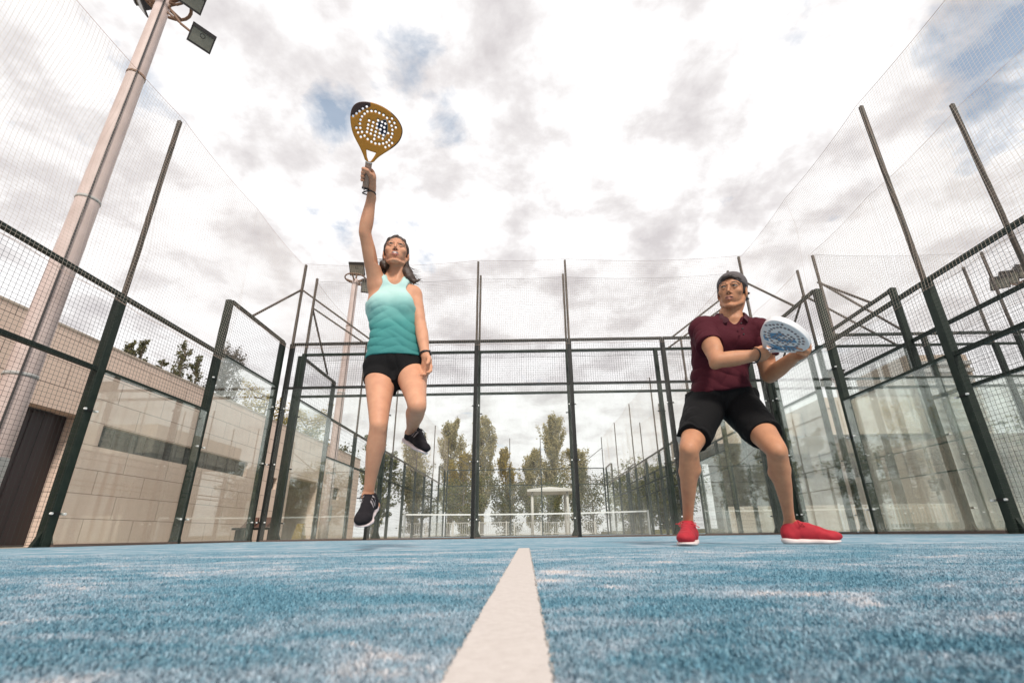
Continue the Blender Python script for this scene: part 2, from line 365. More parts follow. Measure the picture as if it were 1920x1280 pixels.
# turf fibres close to the lens
def fibres(name, N, dmin, dmax, inline, mat):
    d = np.exp(rng.uniform(math.log(dmin), math.log(dmax), N)) if not inline else rng.uniform(dmin, dmax, N)
    if inline:
        x = rng.uniform(-0.0235, 0.026, N)
    else:
        x = rng.uniform(-1, 1, N)*(1.25*d+0.08)
        k = (np.abs(x-0.0013) > 0.0243); x = x[k]; d = d[k]
    n = len(x); y = -9.0379 + d
    if inline: y = np.minimum(y, LINE_Y-0.002)
    h = rng.uniform(0.0012, 0.0030, n)*(1 if not inline else .9); w = rng.uniform(0.0005, 0.0010, n)
    a = rng.uniform(0, 2*math.pi, n); l = rng.uniform(0, .9, n)*h; b = rng.uniform(0, 2*math.pi, n)
    base = np.c_[x, y, np.zeros(n)]; s_ = np.c_[np.cos(a), np.sin(a), np.zeros(n)]*w[:, None]
    tip = base + np.c_[np.cos(b)*l, np.sin(b)*l, h]
    V = np.stack([base-s_, base+s_, tip+s_*.5, tip-s_*.5], 1).reshape(-1, 3)
    F = np.arange(4*n).reshape(-1, 4)
    o = mesh_np(name, V, F, mat)
    o['kind'] = 'stuff'; tag(o, 'short fuzzy turf fibres ' + ('of the white centre line' if inline else 'of the blue sand dusted court'), 'turf fibres'); return o
fibres('turf_fibres', 260000, 0.12, 2.2, False, MT['turf'])
fibres('line_fibres', 42000, 0.10, 2.2, True, MT['line'])

# ------------------------------------------------------------------ court enclosures
class Frame:
    """wall frame: s along the wall, n towards the court, z up"""
    def __init__(f, o, d, nrm): f.o = np.array(o, float); f.d = np.array(d, float); f.nr = np.array(nrm, float)
    def __call__(f, s, n, z):
        p = f.o + f.d*s + f.nr*n; return (p[0], p[1], z)
    def box(f, mb, s0, s1, n0, n1, z0, z1, mi=0):
        a = f(s0, n0, z0); b = f(s1, n1, z1)
        mb.box(tuple(min(a[i], b[i]) for i in range(3)), tuple(max(a[i], b[i]) for i in range(3)), mi)
    def bev(f, mb, s0, s1, n0, n1, z0, z1, mi=0):
        a = f(s0, n0, z0); b = f(s1, n1, z1)
        mb.bevbox(tuple(min(a[i], b[i]) for i in range(3)), tuple(max(a[i], b[i]) for i in range(3)), 0.006, mi)
    def arr(f, S, N, Z):
        return np.stack([f.o[0]+f.d[0]*S+f.nr[0]*N, f.o[1]+f.d[1]*S+f.nr[1]*N, Z+0*S], -1)

def wire_lines(fr, s0, s1, z0, z1, n, step, bend=0.0):
    S = np.arange(s0+step/2, s1, step); Z = np.arange(z0+step/2, z1, step)
    tt = np.linspace(0, 1, 7 if bend else 2)
    wv = lambda a, b: bend*np.sin(3.1*a+1.3*b+s0)*np.sin(2.3*b-a)
    A = fr.arr(S[:, None]+wv(S[:, None], tt[None]), n+wv(S[:, None]*2, tt[None])+0*S[:, None], z0+(z1-z0)*tt[None])
    B = fr.arr(s0+(s1-s0)*tt[None]+0*Z[:, None], n+wv(Z[:, None]*2, tt[None])+0*Z[:, None], Z[:, None]+wv(Z[:, None], tt[None]*2))
    return A, B

def enclosure(name, label, fr, posts, panels, poles=(), braces=(), clamps=True, mat='paint', post_w=0.08, post_d=0.10, gusset=True, group='padel court enclosure walls', step=0.05, wr=0.0017, skirt=True):
    t = thing(name, label, 'court fence', fr(sum(p[0] for p in posts)/len(posts), 0, 0), group)
    for s, h in posts:
        m = MB(); fr.bev(m, s-post_w/2, s+post_w/2, -post_d, 0, -0.02, h)
        if gusset:
            for sg in (-1, 1):
                a = [fr(s+sg*post_w/2, -post_d/2-.02, 0.0), fr(s+sg*(post_w/2+.07), -post_d/2-.02, 0.0), fr(s+sg*post_w/2, -post_d/2-.02, 0.16)]
                b = [fr(s+sg*post_w/2, -post_d/2+.02, 0.0), fr(s+sg*(post_w/2+.07), -post_d/2+.02, 0.0), fr(s+sg*post_w/2, -post_d/2+.02, 0.16)]
                m.add(a+b, [(1, 2, 5, 4)], [(0, 1, 2), (5, 4, 3)])
        m.build('post', MT[mat], t)
    for (s0, s1, gt, mt_, mids) in panels:
        a, b = s0+post_w/2, s1-post_w/2
        if gt:
            m = MB(); fr.box(m, a-0.015, b+0.015, 0.012, 0.024, 0.03, gt-0.02); m.build('glass_panel', MT['glass'], t)
            m = MB(); fr.box(m, a, b, -0.045, 0.010, gt-0.022, gt+0.022); m.build('rail', MT[mat], t)
            if skirt: m = MB(); fr.box(m, a, b, -0.03, 0.035, -0.01, 0.028); m.build('glass_base_channel', MT['skirt'], t)
        z0 = gt+.02 if gt else 0.03
        m = MB(); A, B = wire_lines(fr, a, b, z0, mt_, 0.0, step, 0.004); m.threads(A, wr); m.threads(B, wr); m.build('wire_mesh', MT['wire'], t)
        m = MB(); fr.box(m, a-0.03, b+0.03, -0.05, 0.006, mt_-0.03, mt_+0.02); m.build('rail', MT[mat], t)
        for z in mids:
            m = MB(); fr.box(m, a, b, -0.055, -0.004, z-0.025, z+0.025); m.build('rail', MT[mat], t)
    if clamps:
        for s, h in posts:
            near = [p for p in panels if abs(p[0]-s) < .01 or abs(p[1]-s) < .01]
            gtop = max([p[2] for p in near] + [0])
            if not gtop: continue
            for z in ((0.34, 1.42, 2.55) if gtop > 2.5 else (0.34, 1.5)):
                m = MB(); fr.box(m, s-0.085, s+0.085, 0.001, 0.011, z-0.012, z+0.012)
                for sg in (-1, 1):
                    c = fr(s+sg*0.075, 0.026, z); n_ = fr.nr*0.006
                    m.tube([(c[0]-n_[0]*3, c[1]-n_[1]*3, z), (c[0]+n_[0], c[1]+n_[1], z)], 0.013, 10, mi=1)
                m.build('glass_clamp', [MT['paint_black'], MT['bolt']], t)
    for s, z0, z1 in poles:
        m = MB(); a = fr(s, -0.03, z0); b = fr(s, -0.03, z1); m.bar(a, b, 0.045, upv=(0, 1, 0)); 
        m.build('extension_pole', MT['pole'], t)
    for a, b in braces:
        m = MB(); m.bar(a, b, 0.035); m.build('brace', MT['pole'], t)
    return t

def netting(name, label, fr, secs, n, mat, r, step=0.045, seed=0, dangle=True, group='safety nets above the court walls'):
    """secs: (s0, s1, zbottom, ztop0, ztop1, sag)"""
    t = thing(name, label, 'net', fr(secs[0][0], n, secs[0][2]), group)
    m = MB(); rope = MB(); ph = seed*1.7
    for (s0, s1, zb, za, zc, sag) in secs:
        top = lambda s: za + (zc-za)*(s-s0)/(s1-s0) - sag*4*(s-s0)*(s1-s)/(s1-s0)**2
        S = np.arange(s0, s1+1e-6, step); tt = np.linspace(0, 1, 12)
        def warp(S_, T_):
            z = zb + (top(S_)-zb)*T_
            e = np.sin(np.pi*np.clip(T_, 0, 1))
            ds = 0.030*np.sin(1.9*z+0.8*S_+ph)*e + 0.012*np.sin(5.1*z-2.3*S_+ph)*e
            dn = (0.06*np.sin(1.1*S_+0.9*z+ph)+0.025*np.sin(3.7*S_-2.2*z+ph))*e
            dz = 0.022*np.sin(2.1*S_+1.2*z+ph)*e + 0.008*np.sin(7.1*S_+ph)*e
            return fr.arr(S_+ds, n+dn, z+dz)
        m.threads(warp(S[:, None]+0*tt[None], tt[None]+0*S[:, None]), r)
        nz = int((max(za, zc)-zb)/step); Tz = np.linspace(0, 1, nz+1); ss = np.linspace(s0, s1, max(8, int((s1-s0)/0.16)))
        m.threads(warp(ss[None]+0*Tz[:, None], Tz[:, None]+0*ss[None]), r)
        rp = warp(ss, np.ones_like(ss)); rope = MB(); rope.threads(rp[None], r*2.6); rope.build('edge_rope', MT['rope' if mat == 'net' else 'net_dark'], t)
        rp = warp(ss, np.zeros_like(ss)); rp[:, 2] += 0.018*np.sin(ss*6+ph); rope = MB(); rope.threads(rp[None], r*2.6); rope.build('edge_rope', MT['rope' if mat == 'net' else 'net_dark'], t)
    m.build('net_mesh', MT[mat], t)
    return t

P = 1.95
fb = Frame((0, 0), (1, 0), (0, -1))
enclosure('court_back_wall', 'glass and wire back wall with black posts right behind the two players', fb,
    [(s, 4.0) for s in (-5, -3, -1, 1, 3, 5)], [(a, a+2, 3.0, 4.0, []) for a in (-5, -3, -1, 1, 3)],
    poles=[(-5, 4.0, 6.0), (-1, 4.0, 6.0), (1, 4.0, 6.0), (5, 4.0, 6.0)],
    braces=[((-5, .04, 5.35), (-3.2, .04, 4.0)), ((5, .04, 5.35), (3.2, .04, 4.0)), ((-5.02, 0.04, 5.35), (-5.12, -1.3, 4.03)), ((5.02, 0.04, 5.35), (5.12, -1.3, 4.03))],
    mat='paint_black', gusset=False)
def side_specs(n_mesh, near=1.95):
    posts = [(0.09, 4.0), (P, 4.0)] + [(P*k, 3.0) for k in range(2, n_mesh+3)]
    panels = [(0.09, P, 3.0, 4.0, []), (P, 2*P, 2.0, 3.0, [])] + [(P*k, P*(k+1), 0, 3.0, [2.0]) for k in range(2, n_mesh+2)]
    return posts, panels
fl = Frame((-5.1, 0), (0, -1), (1, 0)); frr = Frame((5.09, 0), (0, -1), (-1, 0))
po, pa = side_specs(4)
enclosure('court_side_wall', 'left side wall of the near court, glass then wire mesh, in front of the beige building', fl, po, pa, poles=[(2*P, 3.0, 6.0), (4*P, 3.0, 6.0)], post_w=.10)
enclosure('court_side_wall', 'right side wall of the near court, glass then wire mesh, beside the man', frr, po, pa, poles=[(2*P, 3.0, 6.0), (4*P, 3.0, 6.0)], post_w=.10)
netting('safety_net', 'beige safety net sagging above the left side wall of the near court', fl, [(0.0, P, 3.87, 5.97, 5.97, 0.05), (P, 2*P, 2.86, 5.97, 5.97, 0.05), (2*P, 4*P, 2.86, 5.98, 5.98, 0.12), (4*P, 6*P, 2.86, 5.98, 5.98, .12)], 0.07, 'net', 0.0012, seed=1)
netting('safety_net', 'beige safety net above the right side wall, running over the rail beside the man', frr, [(0.0, P, 3.87, 5.97, 5.97, 0.05), (P, 2*P, 2.84, 5.97, 5.97, 0.05), (2*P, 4*P, 2.84, 5.98, 5.98, 0.12), (4*P, 6*P, 2.84, 5.98, 5.98, .12)], 0.07, 'net', 0.0012, seed=2)
netting('safety_net', 'beige safety net strung above the back wall of the near court', fb, [(-5, -1, 3.88, 5.97, 5.97, 0.10), (-1, 1, 3.88, 5.97, 5.97, 0.03), (1, 5, 3.88, 5.97, 5.97, 0.09)], 0.07, 'net', 0.0013, seed=3)
# rear court (beyond the back wall)
fB = Frame((0, 0.66), (1, 0), (0, 1))
enclosure('court_front_wall', 'nearer glass end wall of the court behind, dark green posts just beyond the back wall', fB,
    [(s, 4.0) for s in (-5, -3, -1, 1, 3, 5)], [(a, a+2, 3.0, 4.0, []) for a in (-5, -3, -1, 1, 3)],
    poles=[(-5, 4.0, 6.0), (-1, 4.0, 6.0), (1, 4.0, 6.0), (5, 4.0, 6.0)],
    braces=[((-5, .62, 5.2), (-5.05, 2.0, 4.0)), ((-5, .62, 5.2), (-3.3, .62, 4.0)), ((5, .62, 5.2), (3.3, .62, 4.0)), ((5, .62, 5.2), (5.05, 2.0, 4.0))])
netting('safety_net', 'grey safety net strung above the nearer end wall of the court behind', fB, [(-5, -1, 3.88, 5.97, 5.97, 0.08), (-1, 1, 3.88, 5.97, 5.97, 0.03), (1, 5, 3.88, 5.97, 5.97, 0.08)], 0.05, 'net_dark', 0.0013, seed=4)
fBl = Frame((-5.1, 0.66), (0, 1), (1, 0)); fBr = Frame((5.1, 0.66), (0, 1), (-1, 0))
def long_specs():
    n = 10; ps = 2.0
    posts = [(0.08, 4.0)] + [(ps*k, 4.0 if k in (1, 9) else 3.0) for k in range(1, 10)] + [(19.92, 4.0)]
    panels = [(0.08, 2, 3.0, 4.0, []), (2, 4, 2.0, 3.0, [])] + [(2.0*k, 2.0*k+2, 0, 3.0, [2.0]) for k in range(2, 8)] + [(16, 18, 2.0, 3.0, []), (18, 19.92, 3.0, 4.0, [])]
    return posts, panels
po2, pa2 = long_specs()
for fr_, sd, lb in ((fBl, 5, 'left'), (fBr, 6, 'right')):
    enclosure('court_side_wall', f'{lb} side wall of the court behind, running away towards the poplars', fr_, po2, pa2, poles=[(4, 3, 6.0), (8, 3, 6.0), (12, 3, 6.0), (16, 3, 6.0)], clamps=False, gusset=False, step=0.10 if True else .05, wr=.0022)
    netting('safety_net', f'pale safety net above the {lb} side wall of the court behind', fr_, [(0.0, 2, 3.87, 5.97, 5.97, 0.05), (2, 4, 2.86, 5.97, 5.97, 0.05), (4, 8, 2.86, 5.97, 5.97, 0.15), (8, 12, 2.86, 5.97, 5.97, 0.15), (12, 16, 2.86, 5.97, 5.97, 0.15), (16, 18, 2.86, 5.97, 5.97, 0.05), (18, 20, 3.87, 5.97, 5.97, 0.05)], 0.06, 'net', 0.0015, step=0.09, seed=sd)
fBf = Frame((0, 20.66), (1, 0), (0, -1))
enclosure('court_far_wall', 'far glass end wall of the court behind, in front of the white gazebo', fBf, [(s, 4.0) for s in (-5, -3, -1, 1, 3, 5)], [(a, a+2, 3.0, 4.0, []) for a in (-5, -3, -1, 1, 3)],
    poles=[(-5, 4, 6), (-1, 4, 6), (1, 4, 6), (5, 4, 6)], braces=[((-5, 20.6, 5.3), (-3.3, 20.6, 4.0)), ((5, 20.6, 5.3), (3.3, 20.6, 4.0))], clamps=False, gusset=False, step=.10, wr=.0022)
# tennis style net of the rear court
t = thing('court_net', 'low dark court net with white tape stretched across the court behind', 'court net', (0, 10.66, 0))
m = MB(); xs = np.linspace(-4.95, 4.95, 24)
topz = lambda x: 0.88 + 0.05*(x/5)**2 + 0*x
rows = np.linspace(0.02, 1, 20); m.threads(np.stack([np.stack([xs, 0*xs+10.66, topz(xs)*q], -1) for q in rows]), .0025)
xv = np.arange(-4.95, 4.95, .045); m.threads(np.stack([np.stack([np.array([x, x]), np.array([10.66]*2), np.array([0.02, topz(x)])], -1) for x in xv]), .0016)
m.build('net_mesh', MT['net_dark'], t)
m = MB()
for i in range(23):
    a, b = xs[i], xs[i+1]; V = [(a, 10.64, topz(a)-.055), (b, 10.64, topz(b)-.055), (b, 10.64, topz(b)), (a, 10.64, topz(a)), (a, 10.68, topz(a)-.055), (b, 10.68, topz(b)-.055), (b, 10.68, topz(b)), (a, 10.68, topz(a))]
    m.add(V, [(0, 1, 2, 3), (5, 4, 7, 6), (3, 2, 6, 7), (1, 0, 4, 5)])
m.build('net_tape', MT['tape'], t)
for x in (-5.0, 5.0):
    m = MB(); m.box((x-.03, 10.62, 0), (x+.03, 10.70, 0.95)); m.build('net_post', MT['greymetal'], t)
# court on the right and the one behind it
fc = Frame((6.5, 0), (0, -1), (1, 0)); pc, pac = side_specs(4)
pc = [(s, h) for s, h in pc]
enclosure('court_side_wall', 'left side wall of the court on the right, seen beyond the right side wall', fc, pc, pac, poles=[(2*P, 3.0, 6.0), (4*P, 3.0, 6.0)])
netting('safety_net', 'safety net above the left side wall of the court on the right', fc, [(0.0, P, 3.87, 5.97, 5.97, 0.05), (P, 2*P, 2.86, 5.97, 5.97, 0.05), (2*P, 4*P, 2.86, 5.98, 5.98, 0.12), (4*P, 6*P, 2.86, 5.98, 5.98, .12)], 0.07, 'net', 0.0012, seed=8)
fcb = Frame((11.6, 0), (1, 0), (0, -1))
enclosure('court_back_wall', 'glass back wall of the court on the right, dark green frame', fcb, [(s, 4.0) for s in (-5, -3, -1, 1, 3, 5)], [(a, a+2, 3.0, 4.0, []) for a in (-5, -3, -1, 1, 3)],
    poles=[(-4.9, 4.0, 6.0), (-1.05, 4.0, 6.0), (1, 4.0, 6.0), (5, 4.0, 6.0)], braces=[((6.7, .04, 5.3), (8.3, .04, 4.0)), ((6.66, 0.04, 5.3), (6.52, -1.4, 4.0))])
netting('safety_net', 'safety net above the back wall of the court on the right', fcb, [(-4.9, -1.05, 3.88, 5.97, 5.97, 0.08), (-1, 1, 3.88, 5.97, 5.97, 0.03), (1, 5, 3.88, 5.97, 5.97, 0.09)], 0.05, 'net_dark', 0.0014, seed=9)
fd = Frame((11.7, 0.69), (1, 0), (0, 1))
enclosure('court_front_wall', 'nearer glass end wall of the court at the rear right', fd, [(s, 4.0) for s in (-5, -3, -1, 1, 3, 5)], [(a, a+2, 3.0, 4.0, []) for a in (-5, -3, -1, 1, 3)],
    poles=[(-5, 4.0, 6.0), (-1, 4.0, 6.0), (1, 4.0, 6.0)], braces=[((6.7, .65, 5.3), (8.5, .65, 4.0)), ((6.68, .65, 5.3), (6.62, 2.1, 4.0))])
fdl = Frame((6.62, 0.69), (0, 1), (1, 0))
enclosure('court_side_wall', 'left side wall of the court at the rear right, running away', fdl, po2, pa2, poles=[(4, 3, 6.0), (8, 3, 6.0), (12, 3, 6.0), (16, 3, 6.0)], clamps=False, gusset=False, step=0.10, wr=.0022)
netting('safety_net', 'pale safety net above the left side wall of the court at the rear right', fdl, [(0.0, 2, 3.87, 5.97, 5.97, 0.05), (2, 4, 2.86, 5.97, 5.97, 0.05), (4, 8, 2.86, 5.97, 5.97, 0.15), (8, 12, 2.86, 5.97, 5.97, 0.15), (12, 16, 2.86, 5.97, 5.97, 0.15), (16, 20, 2.86, 5.97, 5.97, 0.1)], 0.06, 'net', 0.0015, step=0.09, seed=11)

# ------------------------------------------------------------------ beige building on the left
t = thing('stone_clad_building', 'long low building clad in beige stone tiles with flat roof on the left', 'building', (-13, 0, 0))
X0 = -9.0
m = MB()
opens = [(-3.2, -0.05, 0.0, 2.44), (0.44, 5.85, 1.92, 2.38), (7.15, 7.76, 1.70, 2.09), (8.69, 11.23, 0.0, 2.29), (12.63, 13.6, 1.72, 2.27)]
ycuts = sorted({-16.0, 16.0} | {v for o in opens for v in o[:2]})
for a, b in zip(ycuts[:-1], ycuts[1:]):
    zs = [0.0, 4.0]; op = [o for o in opens if o[0] <= a+1e-6 and o[1] >= b-1e-6]
    if op:
        o = op[0]
        if o[2] > 0: m.box((X0-0.35, a, -0.05), (X0, b, o[2]))
        m.box((X0-0.35, a, o[3]), (X0, b, 4.0))
    else: m.box((X0-0.35, a, -0.05), (X0, b, 4.0))
m.box((-17, 15.65, -.05), (X0-.352, 16.0, 4.0))
m.build('wall', MT['tile'], t)
m = MB(); m.box((-17, -16, 3.7), (X0-.36, 15.6, 3.85)); m.build('roof', MT['concrete'], t)
m = MB(); m.box((X0-0.38, -16.02, 4.002), (X0+0.015, 16.02, 4.05)); m.build('coping', MT['concrete'], t)
m = MB(); m.box((X0-0.40, -3.4, 0), (X0-0.352, 0.1, 2.6)); m.box((X0-0.34, -3.2, 0), (X0-0.27, -0.35, 2.42)); 
for k in range(12): m.box((X0-0.27, -3.15+k*.235, 0.05), (X0-0.262, -3.15+k*.235+.20, 2.38))
m.build('door', MT['door'], t)
def winpart(y0, y1, z0, z1, n):
    w = MB(); w.box((X0-0.20, y0, z0), (X0-0.14, y1, z1)); pane = w.build('window', MT['window'], t)
    f = MB()
    for k in range(n+1):
        yy = y0 + (y1-y0)*k/n; f.box((X0-0.139, yy-.02, z0), (X0-0.11, yy+.02, z1))
    for k in range(1, 3): zz_ = z0+(z1-z0)*k/3; f.box((X0-0.109, y0, zz_-.008), (X0-0.10, y1, zz_+.008))
    f.build('frame', MT['door'], pane)
winpart(0.44, 5.85, 1.92, 2.38, 12); winpart(7.15, 7.76, 1.70, 2.09, 2); winpart(12.63, 13.6, 1.72, 2.27, 2)
m = MB(); m.box((X0-1.4, 8.6, 0), (X0-1.3, 11.3, 2.5)); m.box((X0-1.3, 8.55, 0), (X0-.36, 8.68, 2.5)); m.box((X0-1.3, 11.24, 0), (X0-.36, 11.35, 2.5)); m.box((X0-1.4, 8.55, 2.42), (X0-.352, 11.35, 2.6)); m.build('recess', MT['concrete'], t)

# bench with seats, yellow sign by the building
t = thing('bench', 'dark bench with two brown bucket seats by the left building', 'bench', (-6.6, 2.9, 0))
m = MB(); m.box((-7.2, 2.7, .26), (-6.2, 3.1, .31)); m.build('frame', MT['paint_black'], t)
for x in (-7.1, -6.3):
    m = MB(); m.box((x-.03, 2.75, 0), (x+.03, 3.05, .26)); m.build('leg', MT['paint_black'], t)
for x in (-6.9, -6.55):
    m = MB()
    for k in range(9):
        a = (k/8)*math.pi*.55; m.box((x-.14, 2.78+.2*math.sin(a)+.004*k, .315+.002*k), (x+.14, 2.83+.2*math.sin(a)+.004*k, .34+.22*k/8))
    m.build('seat', MT['brown_seat'], t)
t = thing('floor_sign', 'yellow folding floor sign standing low behind the glass at the left', 'sign', (-5.75, 3.2, 0))
for sg in (-1, 1):
    m = MB(); c = 3.2
    V = [(-5.87, c+sg*.14, 0), (-5.63, c+sg*.14, 0), (-5.67, c+sg*.02, .40), (-5.83, c+sg*.02, .40)]; V += [(x, y+sg*.015, z) for x, y, z in V]
    m.add(V, [(0, 1, 2, 3), (7, 6, 5, 4), (0, 4, 5, 1), (1, 5, 6, 2), (2, 6, 7, 3), (3, 7, 4, 0)]); m.build('panel', MT['yellow'], t)

# ------------------------------------------------------------------ floodlight poles
def floodlight(x, y, h, label, heads, r0=0.21, r1=0.125, rings=True):
    t = thing('floodlight_pole', label, 'floodlight', (x, y, 0), 'floodlight poles round the courts')
    m = MB(); zs = np.linspace(0, h, 14); m.tube([(x, y, z) for z in zs], np.interp(zs, [0, h], [r0, r1]), 20); m.build('pole', MT['lamppole'], t, True)
    m = MB(); a = np.linspace(0, 2*math.pi, 25); m.tube([(x+.42*math.cos(q), y+.42*math.sin(q), h+.05) for q in a], .03, 8, cap=False)
    for q in (0, 1.57, 3.14, 4.71): m.bar((x+.08*math.cos(q), y+.08*math.sin(q), h-.1), (x+.42*math.cos(q), y+.42*math.sin(q), h+.05), .05)
    m.build('bracket_ring', MT['rust'], t, True)
    m = MB(); m.box((x+r0*.9, y-.07, .6), (x+r0+.012, y+.07, 1.1)); m.build('hatch', MT['greymetal'], t)
    for zb_ in (2.2, 5.2, 8.0):
        rr_ = float(np.interp(zb_, [0, h], [r0, r1])); m = MB(); m.tube([(x, y, zb_), (x, y, zb_+.05)], rr_+.008, 20); m.build('band', MT['rust' if zb_ > 6 else 'greymetal'], t, True)
    m = MB(); m.tube([(x+.9*r0*(1-q*.42)*.8+.02, y-r0*(1-q*.42)*.75-.01, .8+q*(h-.9)) for q in np.linspace(0, 1, 16)], .012, 6); m.build('cable', MT['lampbody'], t)
    for (px, py, pz, az, el, s_) in heads:
        d = np.array([math.cos(el)*math.cos(az), math.cos(el)*math.sin(az), math.sin(el)]); r = np.array([-math.sin(az), math.cos(az), 0]); u = np.cross(r, d)
        c = np.array([px, py, pz])
        m = MB(); m.bar(c-d*.16*s_, c, .30*s_, .26*s_, upv=u); m.bar(c-d*.26*s_, c-d*.16*s_, .14*s_, .14*s_, upv=u)
        hd = m.build('lamp_head', MT['lampbody'], t)
        m = MB(); m.bar(c, c+d*.03*s_, .46*s_, .42*s_, upv=u); m.bar(c+d*.03*s_-u*.17*s_, c+d*.06*s_-u*.17*s_, .46*s_, .08*s_, upv=u); m.build('bezel', MT['lampbody'], hd)
        m = MB(); m.bar(c+d*.03*s_+u*.02*s_, c+d*.034*s_+u*.02*s_, .40*s_, .30*s_, upv=u); 
        q0 = c+d*.036*s_-u*.05*s_; m.tube([q0+(r*math.cos(b)+u*math.sin(b))*.045*s_ for b in np.linspace(0, 2*math.pi, 17)], .007*s_, 6, cap=False, mi=1); m.build('lens', [MT['lampglass'], MT['lampbody']], hd)
        m = MB(); mid = (c + np.array([x, y, h]))/2; m.tube([(x, y, h-.05), (mid[0], mid[1], mid[2]-.16), tuple(c-d*.2*s_)], .022, 8)
        m.bar((x, y, h-.25), tuple(c-d*.2*s_), .03); m.build('lamp_arm', MT['rust'], hd)
    return t
floodlight(-7.0, -3.12, 10.15, 'tall pinkish floodlight pole close at the far left with two square lamps', [(-6.42, -3.15, 10.08, R_(-40), R_(-38), .85), (-6.08, -3.05, 9.10, R_(-40), R_(-36), .85), (-7.7, -3.0, 10.4, R_(200), R_(-40), 1.0)], r0=.19, r1=.12)
floodlight(-7.0, 7.6, 10.2, 'second floodlight pole behind the jumping woman', [(-6.9, 7.4, 10.6, R_(-85), R_(-40), 1.35), (-6.35, 7.5, 9.8, R_(-70), R_(-38), 1.35), (-6.2, 7.5, 10.3, R_(-60), R_(-38), 1.1)], r0=.17, r1=.12)
floodlight(19.0, 6.0, 8.6, 'floodlight pole at the far right edge with a bank of lamps', [(18.1, 6, 8.8, R_(-110), R_(-35), 1.3), (18.6, 5.9, 9.0, R_(-100), R_(-35), 1.3), (17.7, 6, 8.6, R_(-120), R_(-35), 1.2)])
floodlight(27.8, 30.0, 12.6, 'distant floodlight pole above the concrete building', [(27.2, 29.8, 13.2, R_(-110), R_(-35), 1.9), (28.1, 29.8, 13.2, R_(-90), R_(-35), 1.9), (26.8, 29.8, 12.4, R_(-120), R_(-35), 1.8)])

# ------------------------------------------------------------------ background buildings, gazebo, railings
t = thing('concrete_building', 'stained concrete building with a louvred stair tower behind the right courts', 'building', (17, 14, 0))
m = MB(); m.box((15.5, 14.0, 4.6), (20.8, 24, 6.55)); m.build('upper_storey', MT['concrete'], t)
m = MB(); m.box((13.0, 14.3, 0), (34, 24, 4.6)); m.build('lower_storey', MT['concrete_dark'], t)
m = MB(); m.box((10.5, 16, 4.6), (15.45, 24, 6.2)); m.build('upper_storey', MT['concrete'], t, False)
for k in range(9):
    x = 13.4+k*1.4
    f = MB(); f.box((x, 14.2, 2.6), (x+.9, 14.29, 3.7)); f.build('window', MT['window'], t)
m = MB(); m.box((20.9, 14.5, 4.6), (24.2, 18.5, 9.0)); tw = m.build('stair_tower', MT['concrete'], t)
for k in range(9):
    m = MB(); m.box((21.0, 14.25, 5.0+k*.42), (24.1, 14.49, 5.2+k*.42)); m.build('louvre', MT['greymetal'], tw)
m = MB(); m.box((9.5, 13.99, 0), (33, 14.28, 1.2)); m.build('plinth', MT['concrete'], t)
t = thing('gazebo', 'small white flat roofed gazebo on columns seen through the back glass', 'gazebo', (1.95, 30, 0))
m = MB()
V = [(.1, 28.2, 3.25), (3.8, 28.2, 3.25), (3.8, 31.8, 3.25), (.1, 31.8, 3.25), (.1, 28.2, 3.42), (3.8, 28.2, 3.42), (3.8, 31.8, 3.42), (.1, 31.8, 3.42), (1.95, 30, 3.78)]
m.add(V, [(0, 3, 2, 1), (0, 1, 5, 4), (1, 2, 6, 5), (2, 3, 7, 6), (3, 0, 4, 7)], [(4, 5, 8), (5, 6, 8), (6, 7, 8), (7, 4, 8)]); m.build('roof', MT['white'], t)
for x in (.5, 3.3):
    for y in (28.7, 31.3):
        m = MB(); m.tube([(x, y, 0), (x, y, 3.25)], .10, 12); m.build('column', MT['white'], t, True)
def railing(x0, x1, y, h, label):
    t = thing('railing', label, 'railing', ((x0+x1)/2, y, 0), 'white railings beyond the courts')
    n = int((x1-x0)/.16)
    m = MB()
    for z in (h, .12): m.box((x0, y-.02, z-.02), (x1, y+.02, z+.02))
    for k in range(n+1):
        x = x0+(x1-x0)*k/n; m.box((x-.014, y-.014, .15), (x+.014, y+.014, h-.03))
    m.build('bars', MT['white'], t)
    for k in range(int((x1-x0)/2)+1):
        m = MB(); x = x0+2*k; m.box((x-.05, y-.05, 0), (x+.05, y-.031, h+.08)); m.build('post', MT['white'], t)
railing(-9.5, -1.2, 27, .95, 'white railing left of the gazebo, beyond the court behind')
railing(-.9, 5.2, 27, .9, 'white railing in front of the gazebo columns')
railing(14, 24, 12.5, 1.1, 'white railing in front of the concrete building on the right')

